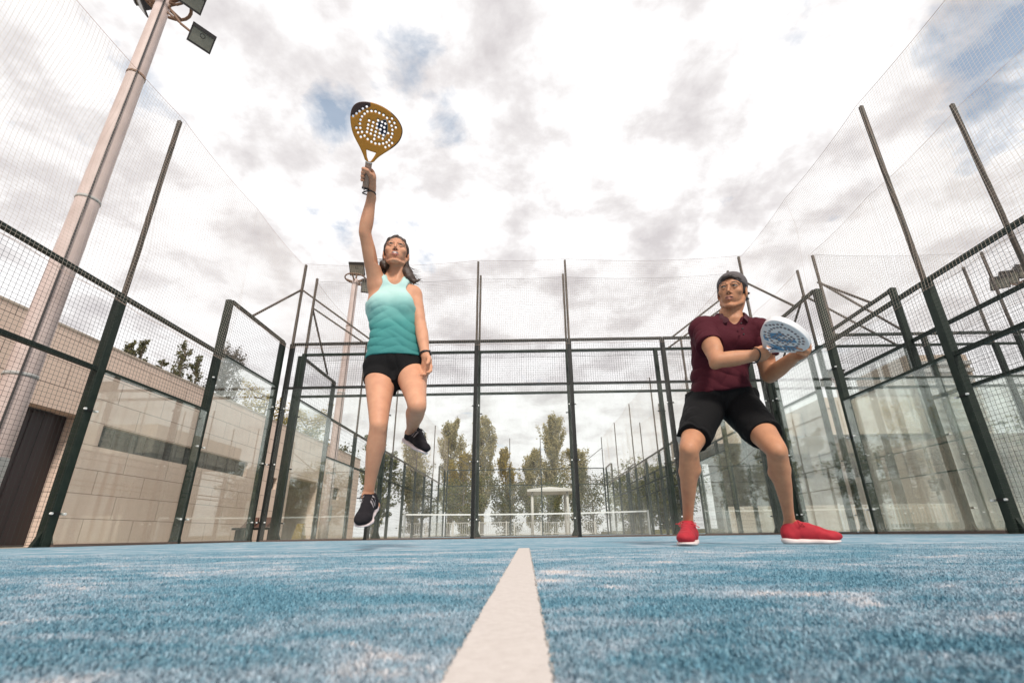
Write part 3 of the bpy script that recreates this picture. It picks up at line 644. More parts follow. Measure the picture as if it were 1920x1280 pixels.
# ------------------------------------------------------------------ trees
def make_tree(name, label, cat, x, y, h, w, mat, kind='poplar', n=5000, leaf=0.16, base=0.12, seed=0, group=None, gaps=0.35):
    g = np.random.default_rng(seed)
    t = thing(name, label, cat, (x, y, 0), group)
    m = MB(); zs = np.linspace(0, h*.92, 10); wob = np.cumsum(g.normal(0, .012*h*.3, (10, 2)), 0)
    trunk = np.c_[x+wob[:, 0], y+wob[:, 1], zs]; m.tube(trunk, np.interp(zs, [0, h*.92], [h*.016+.03, .02]), 7)
    tips = []
    nb = 34 if kind == 'poplar' else 26
    for k in range(nb):
        f = base + (0.93-base)*(k+.5)/nb; z = f*h; a = g.uniform(0, 2*math.pi)
        if kind == 'poplar': prof = math.sin(math.pi*min(1, (f-base)/(1-base)*1.0)**.65)**.6; L = w*.5*prof*g.uniform(.6, 1.1); rise = L*g.uniform(1.4, 2.6)
        else: prof = math.sqrt(max(0.05, 1-((f-.58)/.47)**2)); L = w*.5*prof*g.uniform(.65, 1.15); rise = L*g.uniform(.1, .6)
        p0 = np.array([np.interp(z, zs, trunk[:, 0]), np.interp(z, zs, trunk[:, 1]), z])
        p2 = p0 + np.array([math.cos(a)*L, math.sin(a)*L, rise]); p1 = (p0+p2)/2 + np.array([math.cos(a)*L*.15, math.sin(a)*L*.15, -rise*.15])
        p2[2] = min(p2[2], h*1.0)
        m.tube([p0, p1, p2], [h*.004+.012, h*.0025+.008, .005], 4); tips.append((p0, p1, p2))
    m.build('trunk', MT['bark'], t)
    # leaf clumps along the limbs
    c = []; k = g.integers(0, len(tips), n); u = g.beta(2.2, 1.2, n)
    T_ = np.array(tips); P0, P1, P2 = T_[k, 0], T_[k, 1], T_[k, 2]
    pos = ((1-u)**2)[:, None]*P0 + (2*u*(1-u))[:, None]*P1 + (u**2)[:, None]*P2
    sub = g.integers(0, 5, n); off = g.normal(0, 1, (len(tips), 5, 3))*w*.07
    pos = pos + off[k, sub] + g.normal(0, 1, (n, 3))*w*.035*np.array([1, 1, 1.5 if kind == 'poplar' else .9])
    nr = g.normal(0, 1, (n, 3)); nr /= np.linalg.norm(nr, axis=1)[:, None]
    r = np.cross(nr, g.normal(0, 1, (n, 3))); r /= np.linalg.norm(r, axis=1)[:, None]; q = np.cross(nr, r)
    s_ = leaf*g.uniform(.5, 1.15, n)[:, None]
    V = np.stack([pos-r*s_*.5, pos-q*s_*.32, pos+r*s_*.5, pos+q*s_*.32], 1).reshape(-1, 3)
    mesh_np('crown', V, np.arange(4*n).reshape(-1, 4), MT[mat], t)
    return t
TR = [ # x, y, h, w, mat, label
 (3.3, 45, 13.2, 3.4, 'leaf_poplar', 'tall broad yellow green poplar above the white gazebo', 9000),
 (-5.0, 45, 13.6, 3.0, 'leaf_poplar', 'tall pale poplar just right of the second post from the centre line', 8000),
 (-9.0, 46, 13.4, 3.2, 'leaf_poplar', 'leaning pale poplar right of the raised black shoe', 8000),
 (-2.3, 46, 9.6, 2.4, 'leaf_yellow', 'short yellow poplar left of the gazebo', 5000),
 (0.6, 44, 9.0, 3.0, 'leaf_poplar', 'medium green poplar touching the tall one on its left', 6000),
 (6.0, 47, 9.8, 3.2, 'leaf_poplar', 'poplar half hidden by the right centre post', 5500),
 (-7.2, 44, 8.8, 2.8, 'leaf_yellow', 'small yellow poplar between the two tall pale ones', 5000),
 (-12.0, 42, 11.0, 3.0, 'leaf_poplar', 'poplar behind the knees of the woman', 6000),
 (-14.5, 36, 9.0, 3.5, 'leaf_green', 'bushy green tree behind the standing leg of the woman', 6000)]
for i, (x, y, h, w, mt, lb, n) in enumerate(TR):
    make_tree('poplar_tree' if 'poplar' in lb else 'bushy_tree', lb, 'tree', x, y, h, w, mt, 'poplar' if 'poplar' in lb else 'round', int(n*1.6), .25, .10, 100+i, 'trees beyond the far court')
BT = [(-6.5, 40, 5.5, 5), (-2.0, 39, 5.0, 5), (2.2, 40, 4.8, 5.5), (7.0, 41, 6.4, 6), (11.5, 42, 7.0, 6), (-10.5, 36, 6.0, 5), (16, 44, 7.5, 6.5), (-15, 26, 6.2, 5), (9.0, 30, 4.2, 4)]
LBT = ['round dark tree low between the two left posts', 'round dark tree low left of the gazebo', 'dark bushy tree right behind the gazebo', 'dark tree low right of the gazebo', 'dark tree behind the far right corner of the court behind', 'dark tree low behind the left side wall of the court behind', 'dark tree behind the left leg of the man', 'dark bushy tree beyond the end of the beige building', 'small dark tree beside the court at the rear right']
for i, ((x, y, h, w), lb) in enumerate(zip(BT, LBT)):
    make_tree('bushy_tree', lb, 'tree', x, y, h, w, 'leaf_dark' if i % 2 else 'leaf_green', 'round', 5200, .22, .04, 200+i, 'trees beyond the far court')
LT = [(-16, 8.1, 8.1, .7, 'leaf_dark', 'first of the small dark spiky treetops peeping over the roof from the left'), (-16, 8.8, 8.5, .7, 'leaf_dark', 'second of the small dark spiky treetops over the roof from the left'), (-16, 9.6, 8.2, .7, 'leaf_dark', 'third and lowest of the small dark spiky treetops over the roof'), (-16, 11.0, 9.4, 1.0, 'leaf_dark', 'taller dark treetop over the roof beside the stepped wire frame'), (-16, 11.8, 9.0, .9, 'leaf_dark', 'dark treetop over the roof right behind the stepped frame post'), (-16, 13.8, 9.6, 2.2, 'leaf_grey', 'bare grey treetop above the roof of the beige building'), (-15.5, 17.2, 8.8, 3.8, 'leaf_yellow', 'bright yellow green tree above the end of the beige building'), (-14.5, 20.5, 8.2, 3.4, 'leaf_yellow', 'yellow tree beside the second floodlight pole'), (-13.5, 18.0, 6.6, 3.0, 'leaf_green', 'low green tree at the corner of the beige building')]
for i, (x, y, h, w, mt, lb) in enumerate(LT):
    make_tree('leafy_tree', lb, 'tree', x, y, h, w, mt, 'round' if 'yellow' in lb or 'low' in lb else 'poplar', 7000 if w > 1.5 else 2200, .13, .3, 300+i, 'trees behind the beige building')
RT = [(24, 11, 6.5, 4, 'leaf_green', 'green tree beside the louvred stair tower'), (27, 9, 5.5, 4.5, 'leaf_yellow', 'orange yellow bush at the far right'), (9.5, 24, 4.0, 3.4, 'leaf_green', 'dark bush between the court walls behind the man'), (12, 28, 5.5, 4.5, 'leaf_green', 'dark tree left of the concrete building')]
for i, (x, y, h, w, mt, lb) in enumerate(RT):
    make_tree('bushy_tree', lb, 'tree', x, y, h, w, mt, 'round', 6000, .18, .08, 400+i, 'trees on the right')
#PEOPLE
# ------------------------------------------------------------------ implicit surface toolkit
A3 = lambda v: np.array(v, float)
def nrm(v): v = A3(v); return v/np.linalg.norm(v)
class SDF:
    def __init__(s, lo, hi, h):
        s.h = h; s.o = [int(math.floor(lo[i]/h)) for i in range(3)]; s.g = [(np.arange(s.o[i], int(math.ceil(hi[i]/h))+2)*h).astype(np.float32) for i in range(3)]
        s.F = np.full([len(a) for a in s.g], 0.5, np.float32)
    def sub(s, lo, hi):
        sl = []
        for i in range(3):
            a = int(np.searchsorted(s.g[i], lo[i])); b = int(np.searchsorted(s.g[i], hi[i])); sl.append(slice(max(a-1, 0), max(min(b+1, len(s.g[i])), 1)))
        sl = tuple(sl)
        return sl, s.g[0][sl[0]][:, None, None], s.g[1][sl[1]][None, :, None], s.g[2][sl[2]][None, None, :]
    def put(s, sl, d, k):
        F = s.F[sl]
        if k > 0:
            h = np.clip(0.5+0.5*(F-d)/k, 0, 1); s.F[sl] = F*(1-h)+d*h-k*h*(1-h)
        else: s.F[sl] = np.minimum(F, d)
    def limb(s, pts, rad, k=0.02, flat=None, pad=0.05, sub=False):
        """tapered tube through pts; rad per point; flat=(axis, factor) squeezes the section along axis"""
        P = np.array(pts, float); rad = np.array(rad, float)
        rm = rad.max()*(max(1, flat[1]) if flat else 1)+pad+k
        for i in range(len(P)-1):
            a, b = P[i], P[i+1]; lo = np.minimum(a, b)-rm; hi = np.maximum(a, b)+rm
            sl, X, Y, Z = s.sub(lo, hi)
            if 0 in s.F[sl].shape: continue
            d = b-a; L2 = d@d
            x, y, z = X-a[0], Y-a[1], Z-a[2]
            t = np.clip((x*d[0]+y*d[1]+z*d[2])/L2, 0, 1)
            qx, qy, qz = x-t*d[0], y-t*d[1], z-t*d[2]
            if flat is not None:
                u = nrm(flat[0]); c = (qx*u[0]+qy*u[1]+qz*u[2]); f = 1/flat[1]-1
                qx = qx+u[0]*c*f; qy = qy+u[1]*c*f; qz = qz+u[2]*c*f
            tt = t*t*(3-2*t) if len(P) == 2 else t
            r = rad[i]*(1-tt)+rad[i+1]*tt
            dd = (np.sqrt(qx*qx+qy*qy+qz*qz)-r)*(min(1, flat[1]) if flat else 1)
            if sub: s.cut(sl, -dd, k)
            else: s.put(sl, dd.astype(np.float32), k if i == 0 else max(k*0.6, 0.008))
    def chain(s, a, b, radii, k=0.02, bend=None, flat=None):
        """muscle profile between a and b: radii at equal steps; bend=(vector) bows the axis"""
        a, b = A3(a), A3(b); n = len(radii); t = np.linspace(0, 1, n); pts = a+(b-a)*t[:, None]
        if bend is not None: pts = pts+A3(bend)*(np.sin(np.pi*t))[:, None]
        # refine
        tf = np.linspace(0, 1, (n-1)*3+1); rf = np.interp(tf, t, radii)
        rf = np.convolve(np.pad(rf, 1, 'edge'), [.25, .5, .25], 'valid')
        pf = np.stack([np.interp(tf, t, pts[:, i]) for i in range(3)], 1)
        s.limb(pf, rf, k, flat)
    def ell(s, c, r, axes=None, k=0.015, sub=False, pad=0.04):
        c = A3(c); r = A3(r); Rm = np.eye(3) if axes is None else np.array(axes, float); m = r.max()+pad+k
        sl, X, Y, Z = s.sub(c-m, c+m)
        if 0 in s.F[sl].shape: return
        x, y, z = X-c[0], Y-c[1], Z-c[2]
        q = 0; g = 0
        for i in range(3):
            e = (x*Rm[i][0]+y*Rm[i][1]+z*Rm[i][2]); q = q+(e/r[i])**2; g = g+(e/r[i]**2)**2
        k0 = np.sqrt(q); k1 = np.sqrt(g)
        d = k0*(k0-1)/np.maximum(k1, 1e-6); d = np.where(k0 < 0.02, -r.min(), d)
        if sub: s.cut(sl, -d, k)
        else: s.put(sl, d.astype(np.float32), k)
    def cut(s, sl, d, k=0.0):
        F = s.F[sl]
        if k > 0:
            h = np.clip(0.5-0.5*(F-d)/k, 0, 1); s.F[sl] = F*(1-h)+d*h+k*h*(1-h)
        else: s.F[sl] = np.maximum(F, d)
    def wrap(s, body, off, reach=.03):
        """cloth never sinks into the body: clamp to the body surface pushed out by off"""
        lo = [max(s.o[i], body.o[i]) for i in range(3)]; hi = [min(s.o[i]+s.F.shape[i], body.o[i]+body.F.shape[i]) for i in range(3)]
        a = tuple(slice(lo[i]-s.o[i], hi[i]-s.o[i]) for i in range(3)); b = tuple(slice(lo[i]-body.o[i], hi[i]-body.o[i]) for i in range(3))
        F = s.F[a]; B = body.F[b]-off
        s.F[a] = np.where(F < reach, np.minimum(F, B), F)
    def grid(s): return s.g[0][:, None, None], s.g[1][None, :, None], s.g[2][None, None, :]
    def plane(s, p, n, k=0.003):
        """keep the side where (x-p).n < 0"""
        X, Y, Z = s.grid(); n = nrm(n)
        s.cut((slice(None),)*3, ((X-p[0])*n[0]+(Y-p[1])*n[1]+(Z-p[2])*n[2]).astype(np.float32), k)
    def loft(s, secs, k=0.02, fwd=(0, -1, 0)):
        """torso: secs = [(center, halfwidth, halfdepth_front, halfdepth_back, right vector)] bottom to top"""
        cs = np.array([q[0] for q in secs], float)
        m = max(q[1] for q in secs)+0.08
        sl, X, Y, Z = s.sub(cs.min(0)-m, cs.max(0)+m)
        zc = cs[:, 2]; n = len(secs); tz = np.clip(Z, zc[0], zc[-1])
        from_ = lambda a: smooth_interp(tz, zc, a)
        cx, cy_ = from_(cs[:, 0]), from_(cs[:, 1])
        w = from_([q[1] for q in secs]); df = from_([q[2] for q in secs]); db = from_([q[3] for q in secs])
        rx = from_([q[4][0] for q in secs]); ry = from_([q[4][1] for q in secs]); L = np.sqrt(rx*rx+ry*ry); rx = rx/L; ry = ry/L
        x, y = X-cx, Y-cy_
        a = x*rx+y*ry; b = x*ry-y*rx   # b>0 towards the front
        dd = np.where(b > 0, df, db)
        p = 2.25
        q = (np.abs(a/w)**p+np.abs(b/dd)**p)**(1/p)
        d = (q-1)*np.minimum(w, dd)*np.where(np.abs(a) > np.abs(b), 1.15, 1.0)
        ez = Z-tz
        d = np.where(ez == 0, d, np.sqrt(np.maximum(d, 0)**2+ez*ez)+np.minimum(d, 0)*0)
        s.put(sl, d.astype(np.float32), k)
    def wrinkle(s, amp, freqs, band=0.03, seed=0, mask=None, crease=False):
        X, Y, Z = s.grid(); g = np.random.default_rng(seed)
        sel = np.abs(s.F) < band
        idx = np.nonzero(sel); x, y, z = s.g[0][idx[0]], s.g[1][idx[1]], s.g[2][idx[2]]
        d = np.zeros(len(x), np.float32)
        for (fx, fy, fz, a) in freqs:
            p1, p2 = g.uniform(0, 6.28, 2); wv = 0.9*np.sin(x*fx*.37+z*fz*.23+p2)+0.6*np.sin(y*23+x*17+p1*2)
            q_ = np.sin(x*fx+y*fy+z*fz+p1+wv*1.6); d += a*(q_ if not crease else (1.0-2.4*np.abs(q_)**.55)*(.55+.45*np.sin(x*31-y*19+z*13+p2)))
        if mask is not None: d *= mask(x, y, z)
        s.F[sel] += amp*d
    def mesh(s, relax=1):
        F = s.F; F[0] = F[-1] = 0.5; F[:, 0] = F[:, -1] = 0.5; F[:, :, 0] = F[:, :, -1] = 0.5
        ins = F < 0
        c = [ins[i:ins.shape[0]-1+i, j:ins.shape[1]-1+j, k:ins.shape[2]-1+k] for i in (0, 1) for j in (0, 1) for k in (0, 1)]
        tot = sum(a.astype(np.int8) for a in c); act = (tot > 0) & (tot < 8)
        I = np.array(np.nonzero(act)).T; n = len(I)
        vid = np.full(act.shape, -1, np.int32); vid[tuple(I.T)] = np.arange(n)
        P = np.zeros((n, 3)); cnt = np.zeros(n)
        val = np.stack([F[I[:, 0]+i, I[:, 1]+j, I[:, 2]+k] for i in (0, 1) for j in (0, 1) for k in (0, 1)], 1)
        cn = [(i, j, k) for i in (0, 1) for j in (0, 1) for k in (0, 1)]
        for a in range(8):
            for b in range(a+1, 8):
                df = [abs(cn[a][q]-cn[b][q]) for q in range(3)]
                if sum(df) != 1: continue
                va, vb = val[:, a], val[:, b]; m = (va < 0) != (vb < 0)
                t = va[m]/(va[m]-vb[m]+1e-12)
                P[m] += A3(cn[a])+(A3(cn[b])-A3(cn[a]))*t[:, None]; cnt[m] += 1
        P /= np.maximum(cnt, 1)[:, None]
        V = np.stack([s.g[q][0]+(I[:, q]+P[:, q])*s.h for q in range(3)], 1)
        Q = []
        for ax in range(3):
            sh = [slice(None)]*3; a = [slice(1, -1)]*3; b = [slice(1, -1)]*3; a[ax] = slice(0, -1); b[ax] = slice(1, None)
            A_, B_ = ins[tuple(a)], ins[tuple(b)]
            e = np.array(np.nonzero(A_ != B_)).T
            if len(e) == 0: continue
            fl = A_[tuple(e.T)]
            off = np.ones(3, int); off[ax] = 0; e = e+off
            u, v = [q for q in range(3) if q != ax]
            def V_(du, dv): q = e.copy(); q[:, u] += du; q[:, v] += dv; return vid[tuple(q.T)]
            q = np.stack([V_(-1, -1), V_(0, -1), V_(0, 0), V_(-1, 0)], 1)
            flip = fl if ax != 1 else ~fl
            q[~flip] = q[~flip][:, ::-1]; Q.append(q)
        Q = np.concatenate(Q); Q = Q[(Q >= 0).all(1)]
        for _ in range(relax):
            acc = np.zeros_like(V); c_ = np.zeros(n)
            for a, b in ((0, 1), (1, 2), (2, 3), (3, 0)):
                for w in range(3):
                    acc[:, w] += np.bincount(Q[:, a], V[Q[:, b], w], n)+np.bincount(Q[:, b], V[Q[:, a], w], n)
                c_ += np.bincount(Q[:, a], minlength=n)+np.bincount(Q[:, b], minlength=n)
            V = V*0.5+0.5*acc/np.maximum(c_, 1)[:, None]
        return V, Q
def smooth_interp(x, xp, fp):
    xp = np.array(xp, float); fp = np.array(fp, float)
    # monotone-ish cubic through the sections
    m = np.gradient(fp, xp); i = np.clip(np.searchsorted(xp, x)-1, 0, len(xp)-2)
    h = xp[i+1]-xp[i]; t = (x-xp[i])/h
    return (2*t**3-3*t**2+1)*fp[i]+(t**3-2*t**2+t)*h*m[i]+(-2*t**3+3*t**2)*fp[i+1]+(t**3-t**2)*h*m[i+1]

def sdf_obj(name, s, mats, parent, relax=1, mi_fn=None):
    V, Q = s.mesh(relax)
    mi = None
    if mi_fn is not None: mi = mi_fn(V[Q].mean(1))
    return mesh_np(name, V, Q, mats, parent, True, mi)

def frame3(fwd, up=(0, 0, 1)):
    f = nrm(fwd); r = nrm(np.cross(f, up)); u = np.cross(r, f)     # r = the person's right side when f is forward
    return f, r, u

def add_head(s, c, fwd, up, sc=1.0, male=True):
    """c = centre of head between the ears; lat>0 = person's right"""
    f, r, u = frame3(fwd, up); ax = [r, f, u]
    L = lambda x, y, z: A3(c)+(r*x+f*y+u*z)*sc
    E = lambda p, rad, k=.012, sub=False: s.ell(L(*p), A3(rad)*sc, ax, k*sc, sub)
    jw = 0.050 if male else 0.043
    E((0, -.014, .034), (.072, .090, .080), .01)
    E((0, .028, -.008), (.058 if male else .056, .058, .080), .025)
    E((0, .042, -.046), (.043 if male else .038, .040, .044), .022)
    for sg in (-1, 1):
        s.limb([L(sg*.060, -.014, -.030), L(sg*jw, .010, -.070), L(sg*.018, .066, -.098)], A3([.013, .013 if male else .010, .011])*sc, .016*sc)
        E((sg*.043, .058, -.014), (.019, .018, .016), .018)
        E((sg*.030, .0985, .010), (.018, .018, .011), .008, True)
        s.limb([L(sg*.050, .064, .028), L(sg*.032, .080, .031), L(sg*.012, .086, .026)], A3([.0065, .0078, .0070])*sc, .010*sc)
        s.limb([L(sg*.0085, .094, -.0275), L(sg*.0125, .087, -.0295)], A3([.0062, .0052])*sc, .004*sc)
        E((sg*.0305, .0775, .0110), (.0140, .0115, .0105), .003)
        E((sg*.076, -.010, -.004), (.007, .018, .031), .007)
        E((sg*.083, -.004, -.001), (.004, .009, .017), .004, True)
        s.limb([L(sg*.046, .070, .0155), L(sg*.036, .0835, .0205), L(sg*.024, .0860, .0205), L(sg*.016, .0810, .0150)], A3([.0030, .0040, .0040, .003])*sc, .004*sc)
        s.limb([L(sg*.044, .071, .0050), L(sg*.030, .0825, .0015), L(sg*.018, .0790, .0065)], A3([.0025, .0032, .0025])*sc, .004*sc)
    s.limb([L(0, .083, .026), L(0, .0915, .004), L(0, .1045, -.0205)], A3([.0052, .0055, .0080])*sc, .007*sc)
    E((0, .072, -.098), (.019, .016, .015 if male else .012), .014)
    s.limb([L(-.024, .074, -.054), L(-.010, .0885, -.0490), L(0, .0885, -.0508), L(.010, .0885, -.0490), L(.024, .074, -.054)], A3([.0025, .0045, .0045, .0045, .0025])*sc, .004*sc)
    s.limb([L(-.020, .076, -.0585), L(0, .087, -.0635), L(.020, .076, -.0585)], A3([.0025, .0062, .0025])*sc, .004*sc)
    return L, ax

def face_slots(Cn, c, ax, sc, male, gaze):
    """slots: 0 skin 1 lips 2 teeth 3 eye white 4 iris 5 dark (lashes, painted shade in nostril and lip line) 6 eyebrow"""
    q = (Cn-A3(c))/sc; a, b, z = q@ax[0], q@ax[1], q@ax[2]; m = np.zeros(len(Cn), int); fr = b > .055; aa = np.abs(a)
    lip = fr & (aa < .0205) & (z > -.0680+.30*np.maximum(aa-.006, 0)) & (z < -.0445-.22*aa+(-.002)*(aa < .003)); m[lip] = 1
    if male: m[lip & (np.abs(z+.0560-.02*aa) < .0012)] = 5
    else: m[lip & (aa < .0165) & (np.abs(z+.0550-.10*aa) < .0032-.10*aa)] = 2; m[lip & (aa < .021) & (np.abs(z+.0515+.02*aa) < .0009)] = 5
    for sg in (-1, 1):
        x = a*sg-.0305; top = .0165-.34*np.abs(x)**1.25/.0145**.25-.00*x; bot = .0060+.22*np.abs(x)
        eye = fr & (np.abs(x) < .0148) & (z < top) & (z > bot); m[eye] = 3
        gx = gaze[0]*sg; m[eye & (np.hypot(x-gx*.006, z-.0115-gaze[1]*.003) < .0062)] = 4
        m[fr & (np.abs(x+.0) < .0165) & (z >= top-.0004) & (z < top+.0022)] = 5
        bt = .0345-.0*x+.10*np.minimum(x, .004)-.55*np.maximum(x-.006, 0); m[fr & (x > -.018) & (x < .022) & (z < bt+.0012) & (z > bt-(.0056 if male else .0040)+.10*np.maximum(x, 0))] = 6
        m[fr & (b > .085) & (np.hypot(a*sg-.0068, (z+.0325)*1.2) < .0028)] = 5  # dark spot painted in for the shade inside each nostril
    return m
def merged_body(name, s, zcut, head_fn, lo, hi, mats, t, slots):
    """the body and a finer grid of the same surface for the head, joined at the neck in one mesh"""
    h = SDF(lo, hi, .0018); head_fn(h); h.plane((0, 0, zcut), (0, 0, -1), 0)
    s2 = s; sl, X, Y, Z = s2.sub(A3(lo)-.002, A3(hi)+.01); s2.cut(sl, (Z-(zcut+.004)+0*X+0*Y).astype(np.float32), 0)
    V1, Q1 = s2.mesh(1); V2, Q2 = h.mesh(2); V = np.concatenate([V1, V2]); Q = np.concatenate([Q1, Q2+len(V1)])
    return mesh_np(name, V, Q, mats, t, True, slots(V[Q].mean(1)))

def grip_hand(s, wrist, c, a, n, rh, sc=1.0, r_w=0.026, flip=1, k=.002):
    """fist closed round a handle: c centre, a axis towards the index finger side, n from the axis to the palm"""
    a = nrm(a); n = A3(n); n = nrm(n-a*(n@a)); t = np.cross(a, n)*flip; c = A3(c)
    pal = c+n*(rh+.013*sc)
    s.ell(pal, A3([.043, .030, .014])*sc, [a, t, n], .008)
    s.ell(pal-t*.014*sc-a*.008, A3([.030, .020, .017])*sc, [a, t, n], .008)
    s.limb([wrist, (A3(wrist)*.45+pal*.55), pal-t*.008*sc], A3([r_w, .028*sc, .024*sc]), .02, (n, .75))
    for off, r, rr in zip((.036, .0135, -.0090, -.031), (.0090, .0092, .0088, .0078), (1, 1.03, 1.0, .9)):
        pts = []; rad = []
        for ang, q in ((25, 1.15), (62, 1.1), (100, 1.02), (140, 1.0), (180, .92), (212, .85)):
            th = R_(ang); pts.append(c+a*off*sc*(1 if ang < 80 else .93)+(n*math.cos(th)+t*math.sin(th))*(rh+r*sc*.95)); rad.append(r*sc*q)
        s.limb(pts, rad, k)
        s.ell(pts[0]+n*.003, A3([.010]*3)*sc, None, .006)
    pts = []
    for ang, off in ((-35, -.008), (-72, .014), (-112, .030), (-150, .036)):
        th = R_(ang); pts.append(c+a*off*sc+(n*math.cos(th)+t*math.sin(th))*(rh+.010*sc))
    s.limb(pts, A3([.015, .0125, .0105, .0092])*sc, k)

def open_hand(s, wrist, d, n, side, sc=1.0, curl=(20, 30, 25), r_w=.025, spread=6, thumb=(.6, .5), k=.004):
    """relaxed hand: d pointing direction, n palm normal (curl towards n), side=+1/-1 thumb side along cross(d,n)"""
    d = nrm(d); n = A3(n); n = nrm(n-d*(n@d)); l = np.cross(d, n)*side; w = A3(wrist)
    kn = w+d*.088*sc
    s.limb([w, w+d*.045*sc, kn-d*.008*sc], A3([r_w, .036*sc, .038*sc]), .015, (n, .45))
    s.ell(w+d*.035*sc+l*.020*sc+n*.006*sc, A3([.030, .018, .016])*sc, [d, l, n], .012)
    for i, (off, ln, r) in enumerate(((.028, .074, .0086), (.009, .082, .0088), (-.010, .076, .0084), (-.027, .060, .0074))):
        p = kn+l*off*sc-d*(.004*abs(i-1))*sc; sp = R_((1.4-i)*spread); dd = nrm(d*math.cos(sp)+l*math.sin(sp)); pts = [p-dd*.018*sc, p]; ang = 0
        for cu, fr_ in zip(curl, (.45, .30, .25)):
            ang += R_(cu+i*3); v = dd*math.cos(ang)+n*math.sin(ang); p = p+v*ln*fr_*sc; pts.append(p)
        s.limb(pts, A3([r*1.0, r*1.08, r*1.0, r*.94, r*.82])*sc, k)
    b = w+d*.022*sc+l*.026*sc+n*.006*sc; v1 = nrm(d*.75+l*thumb[0]+n*thumb[1]); p1 = b+v1*.040*sc; v2 = nrm(d*.95+l*thumb[0]*.35+n*thumb[1]*1.1); p2 = p1+v2*.030*sc; p3 = p2+nrm(v2+n*.2)*.022*sc
    s.limb([b, p1, p2, p3], A3([.0150, .0112, .0098, .0080])*sc, k*1.6)

# ------------------------------------------------------------------ shoes
def shoe(parent, ankle, heel, toe, upv, mats, L=.275, lace=None, kind='runner', W=1.0):
    """heel, toe: ends of the sole at its underside; upv: up of the foot"""
    heel, toe = A3(heel), A3(toe); f = nrm(toe-heel); u = A3(upv); u = nrm(u-f*(u@f)); r = np.cross(f, u); sc = L/.275
    Lp = lambda x, y, z: heel+(f*x+r*y*W+u*z)*sc
    lo = np.minimum(heel, toe)-.17; hi = np.maximum(heel, toe)+.17
    s = SDF(lo, hi, .0030)
    ax = [f, r, u]
    s.ell(Lp(.205, 0, .036), A3([.064, .043*W, .030])*sc, ax, .01)
    s.limb([Lp(.045, 0, .052), Lp(.11, 0, .054), Lp(.17, 0, .046)], A3([.036, .036, .037])*sc, .025, (r, .92*W))
    s.ell(Lp(.042, 0, .045), A3([.040, .034*W, .045])*sc, ax, .02)
    s.limb([Lp(.050, 0, .060), Lp(.058, 0, .092)], A3([.038, .036])*sc, .02, (r, .85*W))
    s.limb([Lp(.085, 0, .088), Lp(.125, 0, .080), Lp(.165, 0, .066)], A3([.020, .019, .017])*sc, .018, (r, 1.15))
    s.limb([Lp(.088, 0, .085), Lp(.080, 0, .108)], A3([.014, .009])*sc, .012, (r, 2.0))      # tongue
    s.ell(Lp(.052, 0, .118), A3([.036, .028, .030])*sc, ax, .008, True)                       # collar opening
    s.plane(Lp(0, 0, .016), -u)
    s.wrinkle(.0012, [(90, 60, 120, .6), (160, 140, 60, .4)], .02, 3)
    def mi(Cn):
        z = (Cn-heel)@u/sc; x = (Cn-heel)@f/sc; y = (Cn-heel)@r/sc
        m = np.zeros(len(Cn), int)
        if kind == 'runner': m[(np.abs(y) > .020) & (x > .09) & (x < .15) & (z > .062-.1*(x-.09)) & (np.abs(np.sin(x*150)) > .75)] = 1
        m[(z > .093) & (x < .07)] = 2
        return m
    up_ = sdf_obj('shoe_upper', s, mats[:3], parent, 1, mi)
    # sole
    s = SDF(lo, hi, .0030)
    s.limb([Lp(.040, 0, .010), Lp(.10, 0, .010)], A3([.036, .032])*sc, .01, (u, .62)); s.limb([Lp(.10, 0, .010), Lp(.195, 0, .010)], A3([.032, .042])*sc, .01, (u, .52)); s.limb([Lp(.195, 0, .010), Lp(.225, 0, .012)], A3([.043, .036])*sc, .01, (u, .5))
    s.ell(Lp(.036, 0, .020), A3([.042, .037*W, .022])*sc, ax, .008)
    s.plane(Lp(0, 0, .000), -u, .004); s.plane(Lp(0, 0, .031), u, .004)
    X, Y, Z = s.grid(); tx = ((X-heel[0])*f[0]+(Y-heel[1])*f[1]+(Z-heel[2])*f[2])/sc; tz = ((X-heel[0])*u[0]+(Y-heel[1])*u[1]+(Z-heel[2])*u[2])/sc
    s.cut((slice(None),)*3, ((tz-(.030-.06*np.clip(tx-.03, 0, .2)-.0*tx))*sc).astype(np.float32), .004)
    s.cut((slice(None),)*3, (((.0+np.clip(tx-.20, 0, 1)**2*2.2)-tz)*sc).astype(np.float32), .004)
    sdf_obj('sole', s, mats[3], parent, 1)
    # laces
    m = MB()
    for k in range(5):
        x = .098+k*.017; z = .0985-k*.0065; w = .019
        m.tube([Lp(x, -w, z-.010), Lp(x+.004, -w*.4, z+.002), Lp(x+.013, w*.4, z-.002), Lp(x+.017, w, z-.015)], .0026*sc, 6)
        m.tube([Lp(x, w, z-.010), Lp(x+.004, w*.4, z+.003), Lp(x+.013, -w*.4, z-.001), Lp(x+.017, -w, z-.015)], .0026*sc, 6)
    for sg in (-1, 1):
        m.tube([Lp(.097, 0, .100), Lp(.090, sg*.022, .112), Lp(.100, sg*.042, .100), Lp(.115, sg*.036, .086), Lp(.104, sg*.008, .098)], .0022*sc, 6)
        m.tube([Lp(.100, 0, .101), Lp(.108, sg*.030, .098), Lp(.106, sg*.055, .090+.01*sg)], .0022*sc, 6)
    m.build('shoelaces', mats[4], up_, True)
    return up_

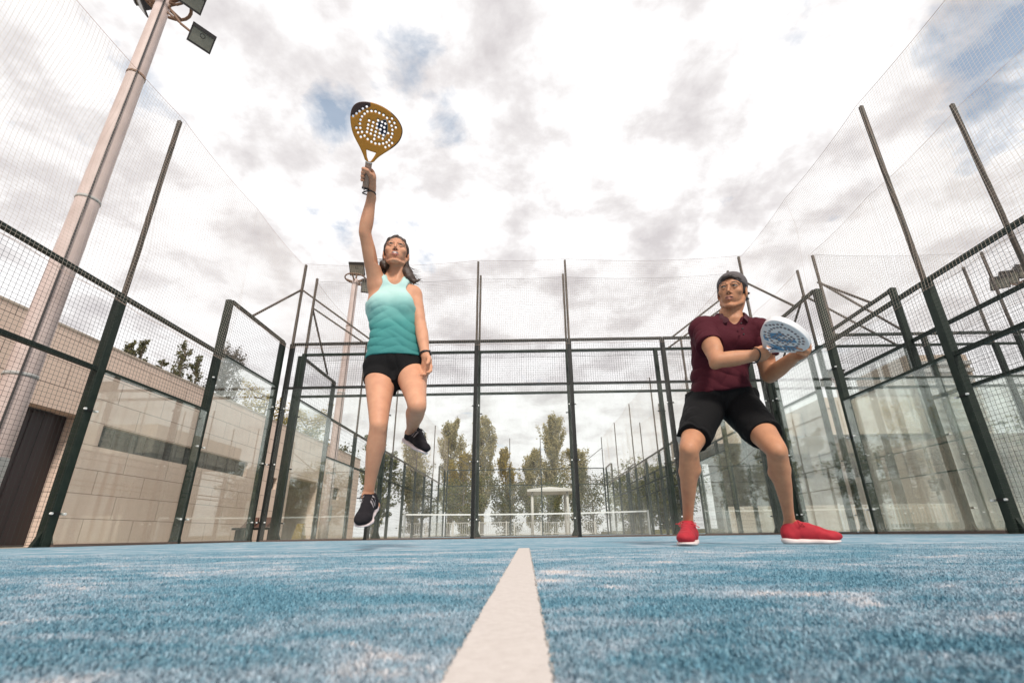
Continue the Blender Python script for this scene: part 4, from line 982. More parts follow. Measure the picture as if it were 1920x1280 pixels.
# ------------------------------------------------------------------ padel rackets
HOLES_PX = [(170,183),(192,162),(212,143),(234,122),(260,104),(245,155),(264,136),(291,129),(318,127),(343,134),(371,143),(395,159),(413,183),(427,209),(433,237),(432,265),(425,291),(411,314),(394,332),(370,344),(344,352),(317,352),(290,344),(265,329),(244,308),(227,284),(216,257),(214,229),(218,201),(228,176),(429,158),(446,186),(456,216),(190,261),(201,292),(219,320),(386,369),(411,353),(432,332),(275,197),(269,227),(265,253),(260,279),(303,205),(297,232),(291,260),(286,287),(325,241),(319,268),(313,295),(309,321),(335,186),(329,213),(357,219),(351,247),(346,275),(340,302),(362,193),(384,201),(377,229),(379,257),(372,284),(367,310),(404,265)]
OUT_PX = [(247,492),(236,452),(214,400),(188,352),(165,303),(153,245),(150,182),(163,125),(195,88),(243,72),(300,70),(360,83),(420,112),(465,150),(495,195),(505,232),(500,270),(485,310),(455,350),(410,390),(362,428),(325,463),(302,498)]
def poly_sdf(u, v, P):
    d = np.full(u.shape, 1e9, np.float32); ins = np.zeros(u.shape, bool); n = len(P)
    for i in range(n):
        (ax_, ay), (bx, by) = P[i], P[(i+1) % n]; ex, ey = bx-ax_, by-ay; wx, wy = u-ax_, v-ay
        t = np.clip((wx*ex+wy*ey)/(ex*ex+ey*ey), 0, 1); d = np.minimum(d, (wx-ex*t)**2+(wy-ey*t)**2)
        c = ((ay <= v) & (by > v)) | ((by <= v) & (ay > v)); xi = ax_+(v-ay)/(by-ay+1e-12)*ex; ins ^= c & (u < xi)
    return np.where(ins, -np.sqrt(d), np.sqrt(d))
def racket(name, label, center, ux, uy, px_m, mats, color_fn, grip_a=(272, 498), grip_b=(248, 690), flip=False, thick=.036, group=None, grip_mat=None, ysc=1.0, hole_r=.0060):
    """local plane: ux right, uy up as drawn; origin = face centre (325,240)"""
    ux, uy = nrm(ux), A3(uy); uy = nrm(uy-ux*(uy@ux)); un = np.cross(ux, uy); cen = A3(center)
    T2 = lambda p: ((p[0]-325)/px_m*(-1 if flip else 1), -(p[1]-240)/px_m*ysc)
    out = [T2(p) for p in OUT_PX]
    # smooth outline (Chaikin)
    for _ in range(2): out = [q for i in range(len(out)) for q in ((out[i][0]*.75+out[(i+1) % len(out)][0]*.25, out[i][1]*.75+out[(i+1) % len(out)][1]*.25), (out[i][0]*.25+out[(i+1) % len(out)][0]*.75, out[i][1]*.25+out[(i+1) % len(out)][1]*.75))]
    holes = [T2(p) for p in HOLES_PX]; rr = hole_r; thr = [T2(p) for p in ((258,410),(285,417),(318,423),(300,458),(282,486),(272,488),(262,455))]
    h = .0018; s = SDF((-.16, -.22, -thick/2-.006), (.16, .15, thick/2+.006), h)
    U, Vv = np.meshgrid(s.g[0], s.g[1], indexing='ij')
    d2 = poly_sdf(U, Vv, out)
    for (hx, hy) in holes: d2h = rr-np.hypot(U-hx, Vv-hy); d2 = np.maximum(d2, d2h)
    d2 = np.maximum(d2, -(poly_sdf(U, Vv, thr)-.002))
    Zg = s.g[2][None, None, :]
    dz = np.abs(Zg)-thick/2; e = d2[:, :, None]; rnd = .005
    a = np.maximum(e+rnd, 0); b = np.maximum(dz+rnd, 0)
    s.F = (np.sqrt(a*a+b*b)+np.minimum(np.maximum(e+rnd, dz+rnd), 0)-rnd).astype(np.float32)
    V, Q = s.mesh(1); cn = V[Q].mean(1); mi = color_fn(cn, d2, T2)
    Wd = cen+V[:, :1]*ux+V[:, 1:2]*uy+V[:, 2:3]*un
    if np.dot(np.cross(ux, uy), un) < 0: Q = Q[:, ::-1]
    ga, gb = T2(grip_a), T2(grip_b); w = lambda p, z=0: cen+ux*p[0]+uy*p[1]+un*z
    t = thing(name, label, 'racket', tuple(w(gb)), group)
    mesh_np('racket_frame', Wd, Q, mats, t, True, mi)
    m = MB(); a_, b_ = w(ga), w(gb); n = 60
    tt = np.linspace(0, 1, n); rad = .0165+.0010*np.abs(np.sin(tt*28)); rad[0] *= .9; rad[-1] *= 1.05
    m.tube([a_+(b_-a_)*q for q in tt], rad, 12); m.build('handle', grip_mat, t, True)
    m = MB(); m.tube([a_-(b_-a_)*.015, a_+(b_-a_)*.03], .0185, 14); m.build('grip_collar', MT['white'], t, True)
    m = MB(); m.tube([b_-(b_-a_)*.01, b_+(b_-a_)*.07], [.0205, .0195], 14); m.build('butt_cap', MT['black_plastic'], t, True)
    return t, w, ga, gb, un

MT['skin_w'] = principled('light tanned skin', (0.60, 0.305, 0.188), 0.56, spec=.32, sss=.12, var=(22, .75, (0.50, 0.235, 0.145)), bump=(150, .10, .002))
MT['skin_m'] = principled('tanned skin', (0.50, 0.240, 0.132), 0.54, spec=.32, sss=.12, var=(22, .75, (0.39, 0.175, 0.10)), bump=(150, .10, .002))
MT['lips'] = principled('lips', (0.50, 0.19, 0.155), 0.4)
MT['lash_shade'] = principled('lashes_and_shade', (0.020, 0.011, 0.009), 0.6); MT['lips_m'] = principled('pale lips', (0.42, 0.175, 0.125), 0.45); MT['teeth'] = principled('teeth', (0.75, 0.72, 0.66), 0.3)  # the dark one also paints the shade of nostrils and lip line
MT['eye_white'] = principled('eye white', (0.27, 0.22, 0.19), 0.25); MT['iris'] = principled('iris', (0.05, 0.03, 0.02), 0.2); MT['pupil'] = principled('pupil', (0.005, 0.005, 0.005), 0.2)
MT['hair'] = principled('dark brown hair', (0.046, 0.025, 0.017), 0.5, bump=(220, .5, .004)); MT['hair_m'] = principled('dark hair', (0.022, 0.013, 0.010), 0.5, bump=(220, .5, .004))
MT['cap'] = principled('charcoal cap', (0.10, 0.085, 0.088), 0.85, var=(30, .5, (.075, .065, .068)))
MT['black_cloth'] = principled('black sports cloth', (0.0055, 0.0052, 0.0058), 0.85, spec=.2, bump=(50, .3, .006))
MT['maroon'] = principled('maroon polo cloth', (0.060, 0.006, 0.013), 0.85, spec=.25, bump=(45, .25, .006)); MT['maroon_dark'] = principled('dark maroon collar', (0.055, 0.006, 0.013), 0.8)
MT['black_plastic'] = principled('black plastic', (0.012, 0.012, 0.014), 0.35)
MT['black_shoe'] = principled('black knit', (0.012, 0.010, 0.013), 0.85, spec=.25, bump=(400, .4, .001)); MT['grey_shoe'] = principled('grey overlay', (0.30, 0.27, 0.28), 0.6)
MT['pink_sole'] = principled('pale pink sole', (0.72, 0.60, 0.60), 0.6); MT['dark_grip'] = principled('black grip tape', (0.015, 0.014, 0.016), 0.6); MT['tan_grip'] = principled('tan grip tape', (0.38, 0.25, 0.19), 0.75, var=(60, .5, (.28, .18, .14)))
MT['red_shoe'] = principled('red knit', (0.42, 0.016, 0.030), 0.8, var=(45, .7, (.30, .010, .020)), bump=(300, .5, .001)); MT['red_dark'] = principled('dark red knit', (0.30, 0.012, 0.022), 0.7); MT['cream_sole'] = principled('off white sole', (0.72, 0.62, 0.60), 0.6); MT['red_lace'] = principled('red lace', (0.50, 0.03, 0.04), 0.7)
MT['ochre'] = principled('ochre racket face', (0.52, 0.215, 0.022), 0.42, spec=.4, var=(9, .4, (.44, .17, .016))); MT['rk_brown'] = principled('dark brown racket edge', (0.055, 0.022, 0.016), 0.35); MT['rk_navy'] = principled('navy racket print', (0.012, 0.014, 0.035), 0.35)
MT['rk_white'] = principled('white racket face', (0.74, 0.73, 0.74), 0.35); MT['rk_blue'] = principled('blue racket print', (0.12, 0.27, 0.44), 0.35); MT['rk_navy2'] = principled('deep blue racket print', (0.05, 0.12, 0.22), 0.35); MT['rk_hole2'] = principled('pale hole rim', (0.40, 0.36, 0.38), .6); MT['rk_hole'] = principled('hole rim', (0.20, 0.12, 0.11), .6)
def mint_material():
    m, nt = newmat('mint to teal dyed cloth'); T = NT(nt)
    oc = T.n('ShaderNodeTexCoord').outputs['Object']; sp = T.n('ShaderNodeSeparateXYZ', i_0=oc)
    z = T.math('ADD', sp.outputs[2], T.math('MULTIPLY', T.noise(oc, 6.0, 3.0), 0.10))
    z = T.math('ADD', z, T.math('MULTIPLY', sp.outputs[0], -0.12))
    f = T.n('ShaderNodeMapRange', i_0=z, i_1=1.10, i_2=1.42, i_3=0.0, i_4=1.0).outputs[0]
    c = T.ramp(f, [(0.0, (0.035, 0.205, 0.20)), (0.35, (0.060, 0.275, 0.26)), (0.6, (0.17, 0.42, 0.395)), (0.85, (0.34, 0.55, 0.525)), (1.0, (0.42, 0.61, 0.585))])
    p = T.n('ShaderNodeBsdfPrincipled', i_Roughness=0.8); T.link(c, p.inputs['Base Color'])
    b = T.n('ShaderNodeBump', i_Strength=.2, i_Distance=.005, i_Height=T.noise(oc, 60, 4, .6)); T.link(b.outputs[0], p.inputs['Normal'])
    o = T.n('ShaderNodeOutputMaterial'); T.link(p.outputs[0], o.inputs[0]); return m
MT['mint'] = mint_material()

# ------------------------------------------------------------------ the jumping woman
def build_woman():
    t = thing('person', 'jumping woman in mint to teal tank top and black shorts, one arm stretched up', 'person', (-0.70, -6.70, 0.0))
    J = dict(pelv=(-0.697,-6.670,0.941), hipL=(-0.775,-6.675,0.915), hipR=(-0.612,-6.655,0.920), waist=(-0.716,-6.672,1.096), chest=(-0.737,-6.680,1.277), neck=(-0.735,-6.690,1.475), head=(-0.738,-6.722,1.640),
        shL=(-0.837,-6.710,1.440), elL=(-0.868,-6.900,1.668), wrL=(-0.795,-7.110,1.700), shR=(-0.628,-6.660,1.408), elR=(-0.566,-6.697,1.174), wrR=(-0.512,-6.768,0.963),
        knL=(-0.703,-6.847,0.572), anL=(-0.778,-6.680,0.250), knR=(-0.506,-6.896,0.650), anR=(-0.619,-6.559,0.592))
    J = {k: A3(v) for k, v in J.items()}
    rv = nrm((1, .10, 0)); fv = np.array([rv[1], -rv[0], 0])
    s = SDF((-1.02, -7.42, 0.10), (-0.38, -6.44, 1.97), .0038)
    P_, W_, Ch, N_ = J['pelv'], J['waist'], J['chest'], J['neck']
    s.loft([(P_+A3([0, .01, -.07]), .115, .075, .095, rv), (P_+A3([0, .005, .0]), .158, .090, .115, rv), (P_+A3([-.008, 0, .08]), .140, .085, .085, rv), (W_, .113, .080, .070, rv), (W_+(Ch-W_)*.5, .120, .088, .075, rv),
            (Ch, .135, .095, .085, rv), (Ch+A3([0, 0, .08]), .138, .085, .085, rv), (Ch+A3([0, 0, .14]), .105, .060, .070, rv), (N_+A3([0, 0, -.03]), .052, .045, .050, rv)], .02)
    for sg in (-1, 1): s.ell(Ch+rv*sg*.062+fv*.062+A3([0, 0, .015]), (.055, .050, .055), None, .03)
    # hand on the racket
    rc = A3((-0.742, -7.220, 2.085)); pxm = 1340
    rn = nrm((-.33, .72, .90)) if False else nrm(A3((-0.2791, 0.6706, 0.6873))); RU = nrm(CU-rn*(CU@rn)); RX = np.cross(RU, -rn); RX = nrm(RX); RX = RX if RX@CR > 0 else -RX
    w = lambda px, py: rc+RX*((px-325)/pxm)-RU*((py-240)/pxm*.90)
    J['wrL'] = w(262, 690)+A3((.004, .060, -.012))
    hc = w(258, 600); axis = nrm(w(272, 500)-w(248, 690))
    # neck and head
    hf = nrm((.24, -1, .06)); hu = nrm((-.03, .06, 1))
    def head_fn(q_):
        q_.limb([N_+A3([0, .012, -.04]), N_+A3([0, .005, .03]), J['head']+A3([0, .018, -.045])], [.053, .044, .042], .03)
        q_.limb([N_+A3([-.045, -.01, -.02]), J['head']+A3([-.05, .01, -.03])], [.008, .010], .02); q_.limb([N_+A3([.02, -.045, -.02]), J['head']+A3([.045, .01, -.03])], [.008, .010], .02)
        return add_head(q_, J['head'], hf, hu, .95, False)
    L, ax = head_fn(s)
    torso = SDF((-1.02, -7.42, 0.10), (-0.38, -6.44, 1.97), .0038); torso.F = None
    # shoulders and arms
    s.limb([N_+A3([-.02, .012, .0]), J['shL']+A3([.02, .01, .015])], [.035, .040], .04)
    s.limb([N_+A3([.02, .012, .0]), J['shR']+A3([-.01, .0, .0])], [.033, .040], .04)
    s.limb([N_+A3([-.01, -.03, -.035]), J['shL']+A3([.03, -.02, .0])], [.013, .016], .03)
    s.limb([N_+A3([.01, -.03, -.035]), J['shR']+A3([-.02, -.02, .0])], [.013, .016], .03)
    s.ell(J['shL'], (.050, .050, .054), None, .035); s.ell(J['shR']+A3([-.006, 0, -.008]), (.040, .044, .048), None, .03)
    s.limb([Ch+A3([-.105, .02, .02]), J['shL']+A3([.015, .01, -.02])], [.045, .042], .04)
    s.limb([Ch+A3([.10, .02, .02]), J['shR']+A3([-.015, .01, -.03])], [.042, .040], .04)
    torso.F = s.F.copy()
    s.chain(J['shL'], J['elL'], [.042, .038, .036, .033, .0285, .0265], .03)
    s.chain(J['elL'], J['wrL'], [.0265, .032, .0305, .0265, .0225, .0205], .02)
    s.chain(J['shR'], J['elR'], [.037, .035, .034, .032, .0285, .0262], .025)
    s.chain(J['elR'], J['wrR'], [.0265, .031, .029, .025, .0215, .020], .02)
    # legs
    s.chain(J['hipL'], J['knL'], [.078, .071, .062, .054, .046, .039, .034], .04, bend=fv*.010)
    s.chain(J['hipR'], J['knR'], [.078, .071, .062, .054, .046, .039, .034], .04, bend=fv*.010)
    s.ell(P_+A3([-.07, .075, -.03]), (.078, .070, .080), None, .03); s.ell(P_+A3([.07, .08, -.03]), (.078, .070, .080), None, .03)
    for kn, an, hip, sd in (('knL', 'anL', 'hipL', -1), ('knR', 'anR', 'hipR', 1)):
        K, A_, H = J[kn], J[an], J[hip]; dn = nrm(A_-K); dt = nrm(K-H)
        back = -fv if kn == 'knL' else nrm(np.cross(np.cross(dn, dt), dn)) if np.linalg.norm(np.cross(dn, dt)) > .05 else -fv
        if kn == 'knL': back = nrm(-fv-dn*((-fv)@dn))
        else:
            back = -nrm(dt-dn*(dt@dn))    # calf lies behind the shin, towards the thigh
        s.chain(K, A_, [.034, .037, .038, .034, .027, .023, .023], .02)
        s.limb([K+dn*.05+back*.012, K+dn*.11+back*.020, K+dn*.19+back*.010], [.031, .036, .023], .03)
        s.ell(K-back*.016+dn*(-.004), (.018, .018, .022), None, .008); s.ell(K-back*.006+dn*.012+np.cross(dn, back)*.024, (.014, .016, .022), None, .010); s.ell(K-back*.006+dn*.012-np.cross(dn, back)*.024, (.014, .016, .022), None, .010)
        s.limb([K-back*.010+dn*.040, K-back*.008+dn*.065], [.011, .008], .015)
    # feet inside the shoes
    fL = (A3((-0.752, -6.640, .165)), A3((-0.742, -6.850, .118))); fR = (A3((-0.640, -6.530, .560)), A3((-0.515, -6.660, .475)))
    s.limb([J['anL'], fL[0]+A3([0, 0, .04])], [.024, .026], .02); s.limb([J['anL'], A3((-.757, -6.75, .170)), fL[1]+A3([0, .05, .03])], [.024, .020, .012], .02)
    s.limb([J['anR'], A3((-.612, -6.557, .57))], [.024, .024], .02); s.limb([J['anR'], A3((-.585, -6.595, .545)), A3((-.548, -6.64, .505))], [.022, .018, .012], .02)
    grip_hand(s, J['wrL'], hc, axis, nrm(A3((.66, .75, .0))), .0165, .92, .0205, flip=1)
    s.limb([J['wrL'], hc*.6+J['wrL']*.4+A3((.012, .012, -.01))], [.0205, .020], .012)
    # the free hand
    open_hand(s, J['wrR'], (.22, -.10, -1), (-.55, -.75, -.1), -1, .90, (18, 30, 22), .0225)
    SK = lambda skin, lips, brow: [MT[skin], MT[lips], MT['teeth'], MT['eye_white'], MT['iris'], MT['lash_shade'], MT[brow]]
    merged_body('body', s, N_[2]+.045, head_fn, (-.815, -6.86, 1.49), (-.655, -6.58, 1.79), SK('skin_w', 'lips', 'hair'), t, lambda Cn: face_slots(Cn, J['head'], ax, .95, False, (-.1, .1)))
    # hair: skull cap + locks tied behind the neck, flying out to her left
    h = SDF((-.95, -6.95, 1.40), (-.50, -6.45, 1.80), .0034); c = J['head']; r, f, u = ax; sc = .95
    Lh = lambda x, y, z: A3(c)+(r*x+f*y+u*z)*sc
    h.ell(Lh(0, -.018, .037), A3([.0785, .092, .0835])*sc, ax, .01)
    for sg in (-1, 1):
        h.limb([Lh(sg*.006, .056, .098), Lh(sg*.044, .046, .078), Lh(sg*.064, .022, .036), Lh(sg*.069, -.02, -.01), Lh(sg*.056, -.055, -.055)], A3([.006, .008, .0095, .013, .022])*sc, .016)
    h.ell(Lh(0, .088, .0), A3([.059, .052, .086])*sc, ax, .006, True)
    h.limb([Lh(0, -.075, -.02), Lh(-.02, -.085, -.08), Lh(-.05, -.06, -.13)], A3([.045, .035, .028])*sc, .02)
    h.limb([Lh(.03, -.07, -.04), Lh(.055, -.05, -.085), Lh(.075, -.02, -.10)], A3([.036, .032, .015])*sc, .02)
    h.limb([Lh(.055, -.03, -.075), Lh(.068, .0, -.085), Lh(.060, .01, -.11)], A3([.030, .024, .010])*sc, .02)
    h.limb([Lh(-.055, -.04, -.065), Lh(-.075, -.03, -.11), Lh(-.098, -.02, -.145), Lh(-.135, -.02, -.165)], A3([.030, .032, .022, .006])*sc, .02)
    h.limb([Lh(-.060, -.02, -.10), Lh(-.085, -.01, -.155), Lh(-.12, -.01, -.185), Lh(-.165, -.01, -.16)], A3([.020, .020, .012, .003])*sc, .015)
    h.wrinkle(.0011, [(190, 150, 20, 1.0), (260, 40, 40, .6)], .02, 5)
    hair = sdf_obj('hair', h, MT['hair'], t, 1)
    m = MB(); g = np.random.default_rng(11)
    for k in range(120):
        sg = -1 if k % 3 else 1
        p0 = Lh(sg*g.uniform(.052, .082), g.uniform(-.055, .0), g.uniform(-.13, -.05)); e = g.uniform(.05, .12)
        o = -r if sg < 0 else r; cu = g.uniform(.2, 1.0)
        pts = [p0+o*e*(q**1.6)*cu*1.1-u*e*(q*(1.15-.75*q*cu))+f*g.uniform(-.004, .004) for q in np.linspace(0, 1, 7)]
        m.tube(pts, np.linspace(.0021, .0004, 7), 4)
    for k in range(14):
        p0 = Lh(.060, g.uniform(-.03, .02), g.uniform(-.09, -.05)); e = g.uniform(.03, .07); m.tube([p0+r*e*q+u*e*g.uniform(-.1, .1)*q+u*.006*math.sin(3*q+k) for q in np.linspace(0, 1, 5)], np.linspace(.0016, .0004, 5), 4)
    m.build('loose_strands', MT['hair'], hair, True)
    # tank top
    c_ = SDF((-.95, -6.88, .93), (-.50, -6.48, 1.56), .0038)
    c_.loft([(P_+A3([0, 0, .04]), .163, .108, .118, rv), (P_+A3([-.008, 0, .10]), .151, .104, .102, rv), (W_+A3([0, 0, .03]), .133, .100, .090, rv), (W_+(Ch-W_)*.6, .136, .104, .088, rv), (Ch, .147, .108, .095, rv), (Ch+A3([0, 0, .08]), .146, .094, .092, rv), (Ch+A3([0, 0, .14]), .116, .069, .078, rv), (N_+A3([0, 0, -.02]), .075, .056, .060, rv)], .02)
    for sg in (-1, 1): c_.ell(Ch+rv*sg*.062+fv*.068+A3([0, 0, .015]), (.058, .052, .057), None, .035)
    c_.limb([N_+A3([-.045, -.01, -.035]), N_+A3([-.062, .012, .012])], [.040, .034], .03)
    c_.limb([N_+A3([.045, -.01, -.045]), N_+A3([.058, .012, -.002])], [.040, .034], .03)
    zk = lambda x, y, z: np.clip((1.36-z)/.22, .12, 1.0)
    c_.wrinkle(.0042, [(9, 6, 46, .8), (-17, 5, 66, .6), (30, 15, 27, .3)], .03, 21, zk, True)
    c_.wrap(torso, .007, .02)
    for dy in (-.045, .0, .045):
        c_.limb([J['shL']+A3([-.022, dy, .055]), J['shL']+A3([-.004, dy, -.01]), J['shL']+A3([-.022, dy, -.085])], [.046, .050, .040], .006, sub=True)
        c_.limb([J['shR']+A3([.040, dy, .070]), J['shR']+A3([.012, dy, -.01]), J['shR']+A3([.032, dy, -.085])], [.050, .048, .040], .006, sub=True)
    c_.limb([N_+A3([.008, -.06, .03]), N_+fv*.11+A3([.012, 0, -.045])], [.056, .050], .006, sub=True)
    c_.limb([N_+A3([.004, .03, .05]), N_+A3([.004, -.03, .045])], [.056, .054], .006, sub=True)
    c_.plane(N_+A3([0, 0, .018]), (0, 0, 1), .004)
    c_.plane(P_+A3([0, 0, .040]), (0.03, 0, -1), .004)
    tank = sdf_obj('tank_top', c_, MT['mint'], t, 1)
    # shorts
    q = SDF((-.93, -6.96, .72), (-.42, -6.45, 1.04), .0038)
    q.loft([(P_+A3([0, .01, -.07]), .125, .085, .11, rv), (P_, .168, .100, .128, rv), (P_+A3([-.004, 0, .06]), .156, .099, .108, rv)], .02)
    q.limb([J['hipL'], J['hipL']+(J['knL']-J['hipL'])*.42], [.086, .083], .03); q.limb([J['hipR'], J['hipR']+(J['knR']-J['hipR'])*.40], [.086, .083], .03)
    q.ell(P_+A3([-.07, .08, -.03]), (.088, .078, .090), None, .03); q.ell(P_+A3([.07, .085, -.03]), (.088, .078, .090), None, .03)
    q.wrinkle(.0034, [(36, 15, 15, .8), (20, 10, -36, .6), (55, 30, 10, .4)], .03, 31, None, True)
    q.wrap(s, .004, .03)
    q.plane(P_+A3([0, 0, .050]), (0, 0, 1), .003); q.plane(P_+A3([0, 0, -.165]), (0, .35, -1), .003)
    for hp, kn, f_, sg in (('hipL', 'knL', .26, -1), ('hipR', 'knR', .21, 1)):
        H, K = J[hp], J[kn]; d = nrm(K-H); pt = H+(K-H)*f_
        X, Y, Z = q.grid(); nn = nrm(d+rv*sg*.30*(1 if sg < 0 else 1.3))
        dd = (X-pt[0])*nn[0]+(Y-pt[1])*nn[1]+(Z-pt[2])*nn[2]
        mid = (X-P_[0])*rv[0]+(Y-P_[1])*rv[1]
        q.cut((slice(None),)*3, np.where(mid*sg > 0.0, dd, -.05).astype(np.float32), 0)
    sdf_obj('shorts', q, MT['black_cloth'], t, 1)
    # watch and racket strap
    d = nrm(J['wrR']-J['elR']); cc = J['elR']+(J['wrR']-J['elR'])*.93; e1 = nrm(np.cross(d, (0, 1, 0))); e2 = np.cross(d, e1)
    m = MB(); m.tube([cc+(e1*math.cos(a)+e2*math.sin(a))*.0265 for a in np.linspace(0, 2*math.pi, 25)], .0065, 8, cap=False); m.bar(cc+e1*.026-d*.012, cc+e1*.026+d*.012, .022, .012, upv=e1); m.build('wristband', MT['black_plastic'], t, True)
    SH = [MT['black_shoe'], MT['grey_shoe'], MT['black_shoe'], MT['pink_sole'], MT['black_shoe']]
    shoe(t, J['anL'], A3((-0.765, -6.620, .190)), A3((-0.738, -6.862, .086)), (0, -.38, 1), SH, .262)
    shoe(t, J['anR'], A3((-0.655, -6.525, .545)), A3((-0.515, -6.690, .455)), (.42, -.12, 1), SH, .262)
    # racket in her raised hand
    def col(cn, d2, T2):
        x = cn[:, 0]*pxm+325; y = -cn[:, 1]*pxm/.90+240
        m = np.zeros(len(cn), int)
        m[(x*.62+y < 300) & (x*.66+y < 290) & (y < 205) & (x < 285)] = 1
        edge = np.abs(cn[:, 2]) < .0165
        m[edge & (x > 300) & (y < 320)] = 1; m[edge & (x < 200) & (y < 240)] = 1
        m[(x > 420) & (y > 100+(x-420)*1.0) & (poly_sdf(cn[:, 0], cn[:, 1], [T2(p) for p in OUT_PX]) > -.006)] = 1
        pat = poly_sdf(x, y, [(322, 212), (350, 190), (385, 173), (398, 205), (398, 240), (390, 275), (374, 306), (345, 258)])
        m[(pat < 0)] = 2; m[(pat >= 0) & (pat < 2.2)] = 3
        inh = np.zeros(len(cn), bool)
        for hx, hy in [T2(p) for p in HOLES_PX]: inh |= np.hypot(cn[:, 0]-hx, cn[:, 1]-hy) < .0066
        m[inh] = 4
        return m
    tr, wf, ga, gb, un = racket('padel_racket', 'ochre padel racket with rows of holes raised in the fist of the woman', rc, RX, RU, pxm, [MT['ochre'], MT['rk_brown'], MT['rk_navy'], MT['white'], MT['rk_hole']], col, grip_mat=MT['tan_grip'], ysc=.90)
    m = MB(); b_ = wf(gb); a_ = wf((gb[0]+.0, gb[1]-.006)); e1, e2 = CR, np.cross(CR, nrm(b_-wf(ga)))
    m.tube([J['wrL']*.6+b_*.4+(CR*math.cos(q)+nrm(np.cross(CR, CU))*math.sin(q))*.034+A3((0, 0, .004*math.sin(2*q))) for q in np.linspace(0, 2*math.pi, 29)], .0040, 7, cap=False)
    m.tube([b_, b_+A3((.004, -.02, -.02)), b_+A3((.006, -.03, -.045)), b_+A3((.0, -.02, -.02))], .0045, 7); m.build('wrist_cord', MT['black_plastic'], tr, True)
    return t

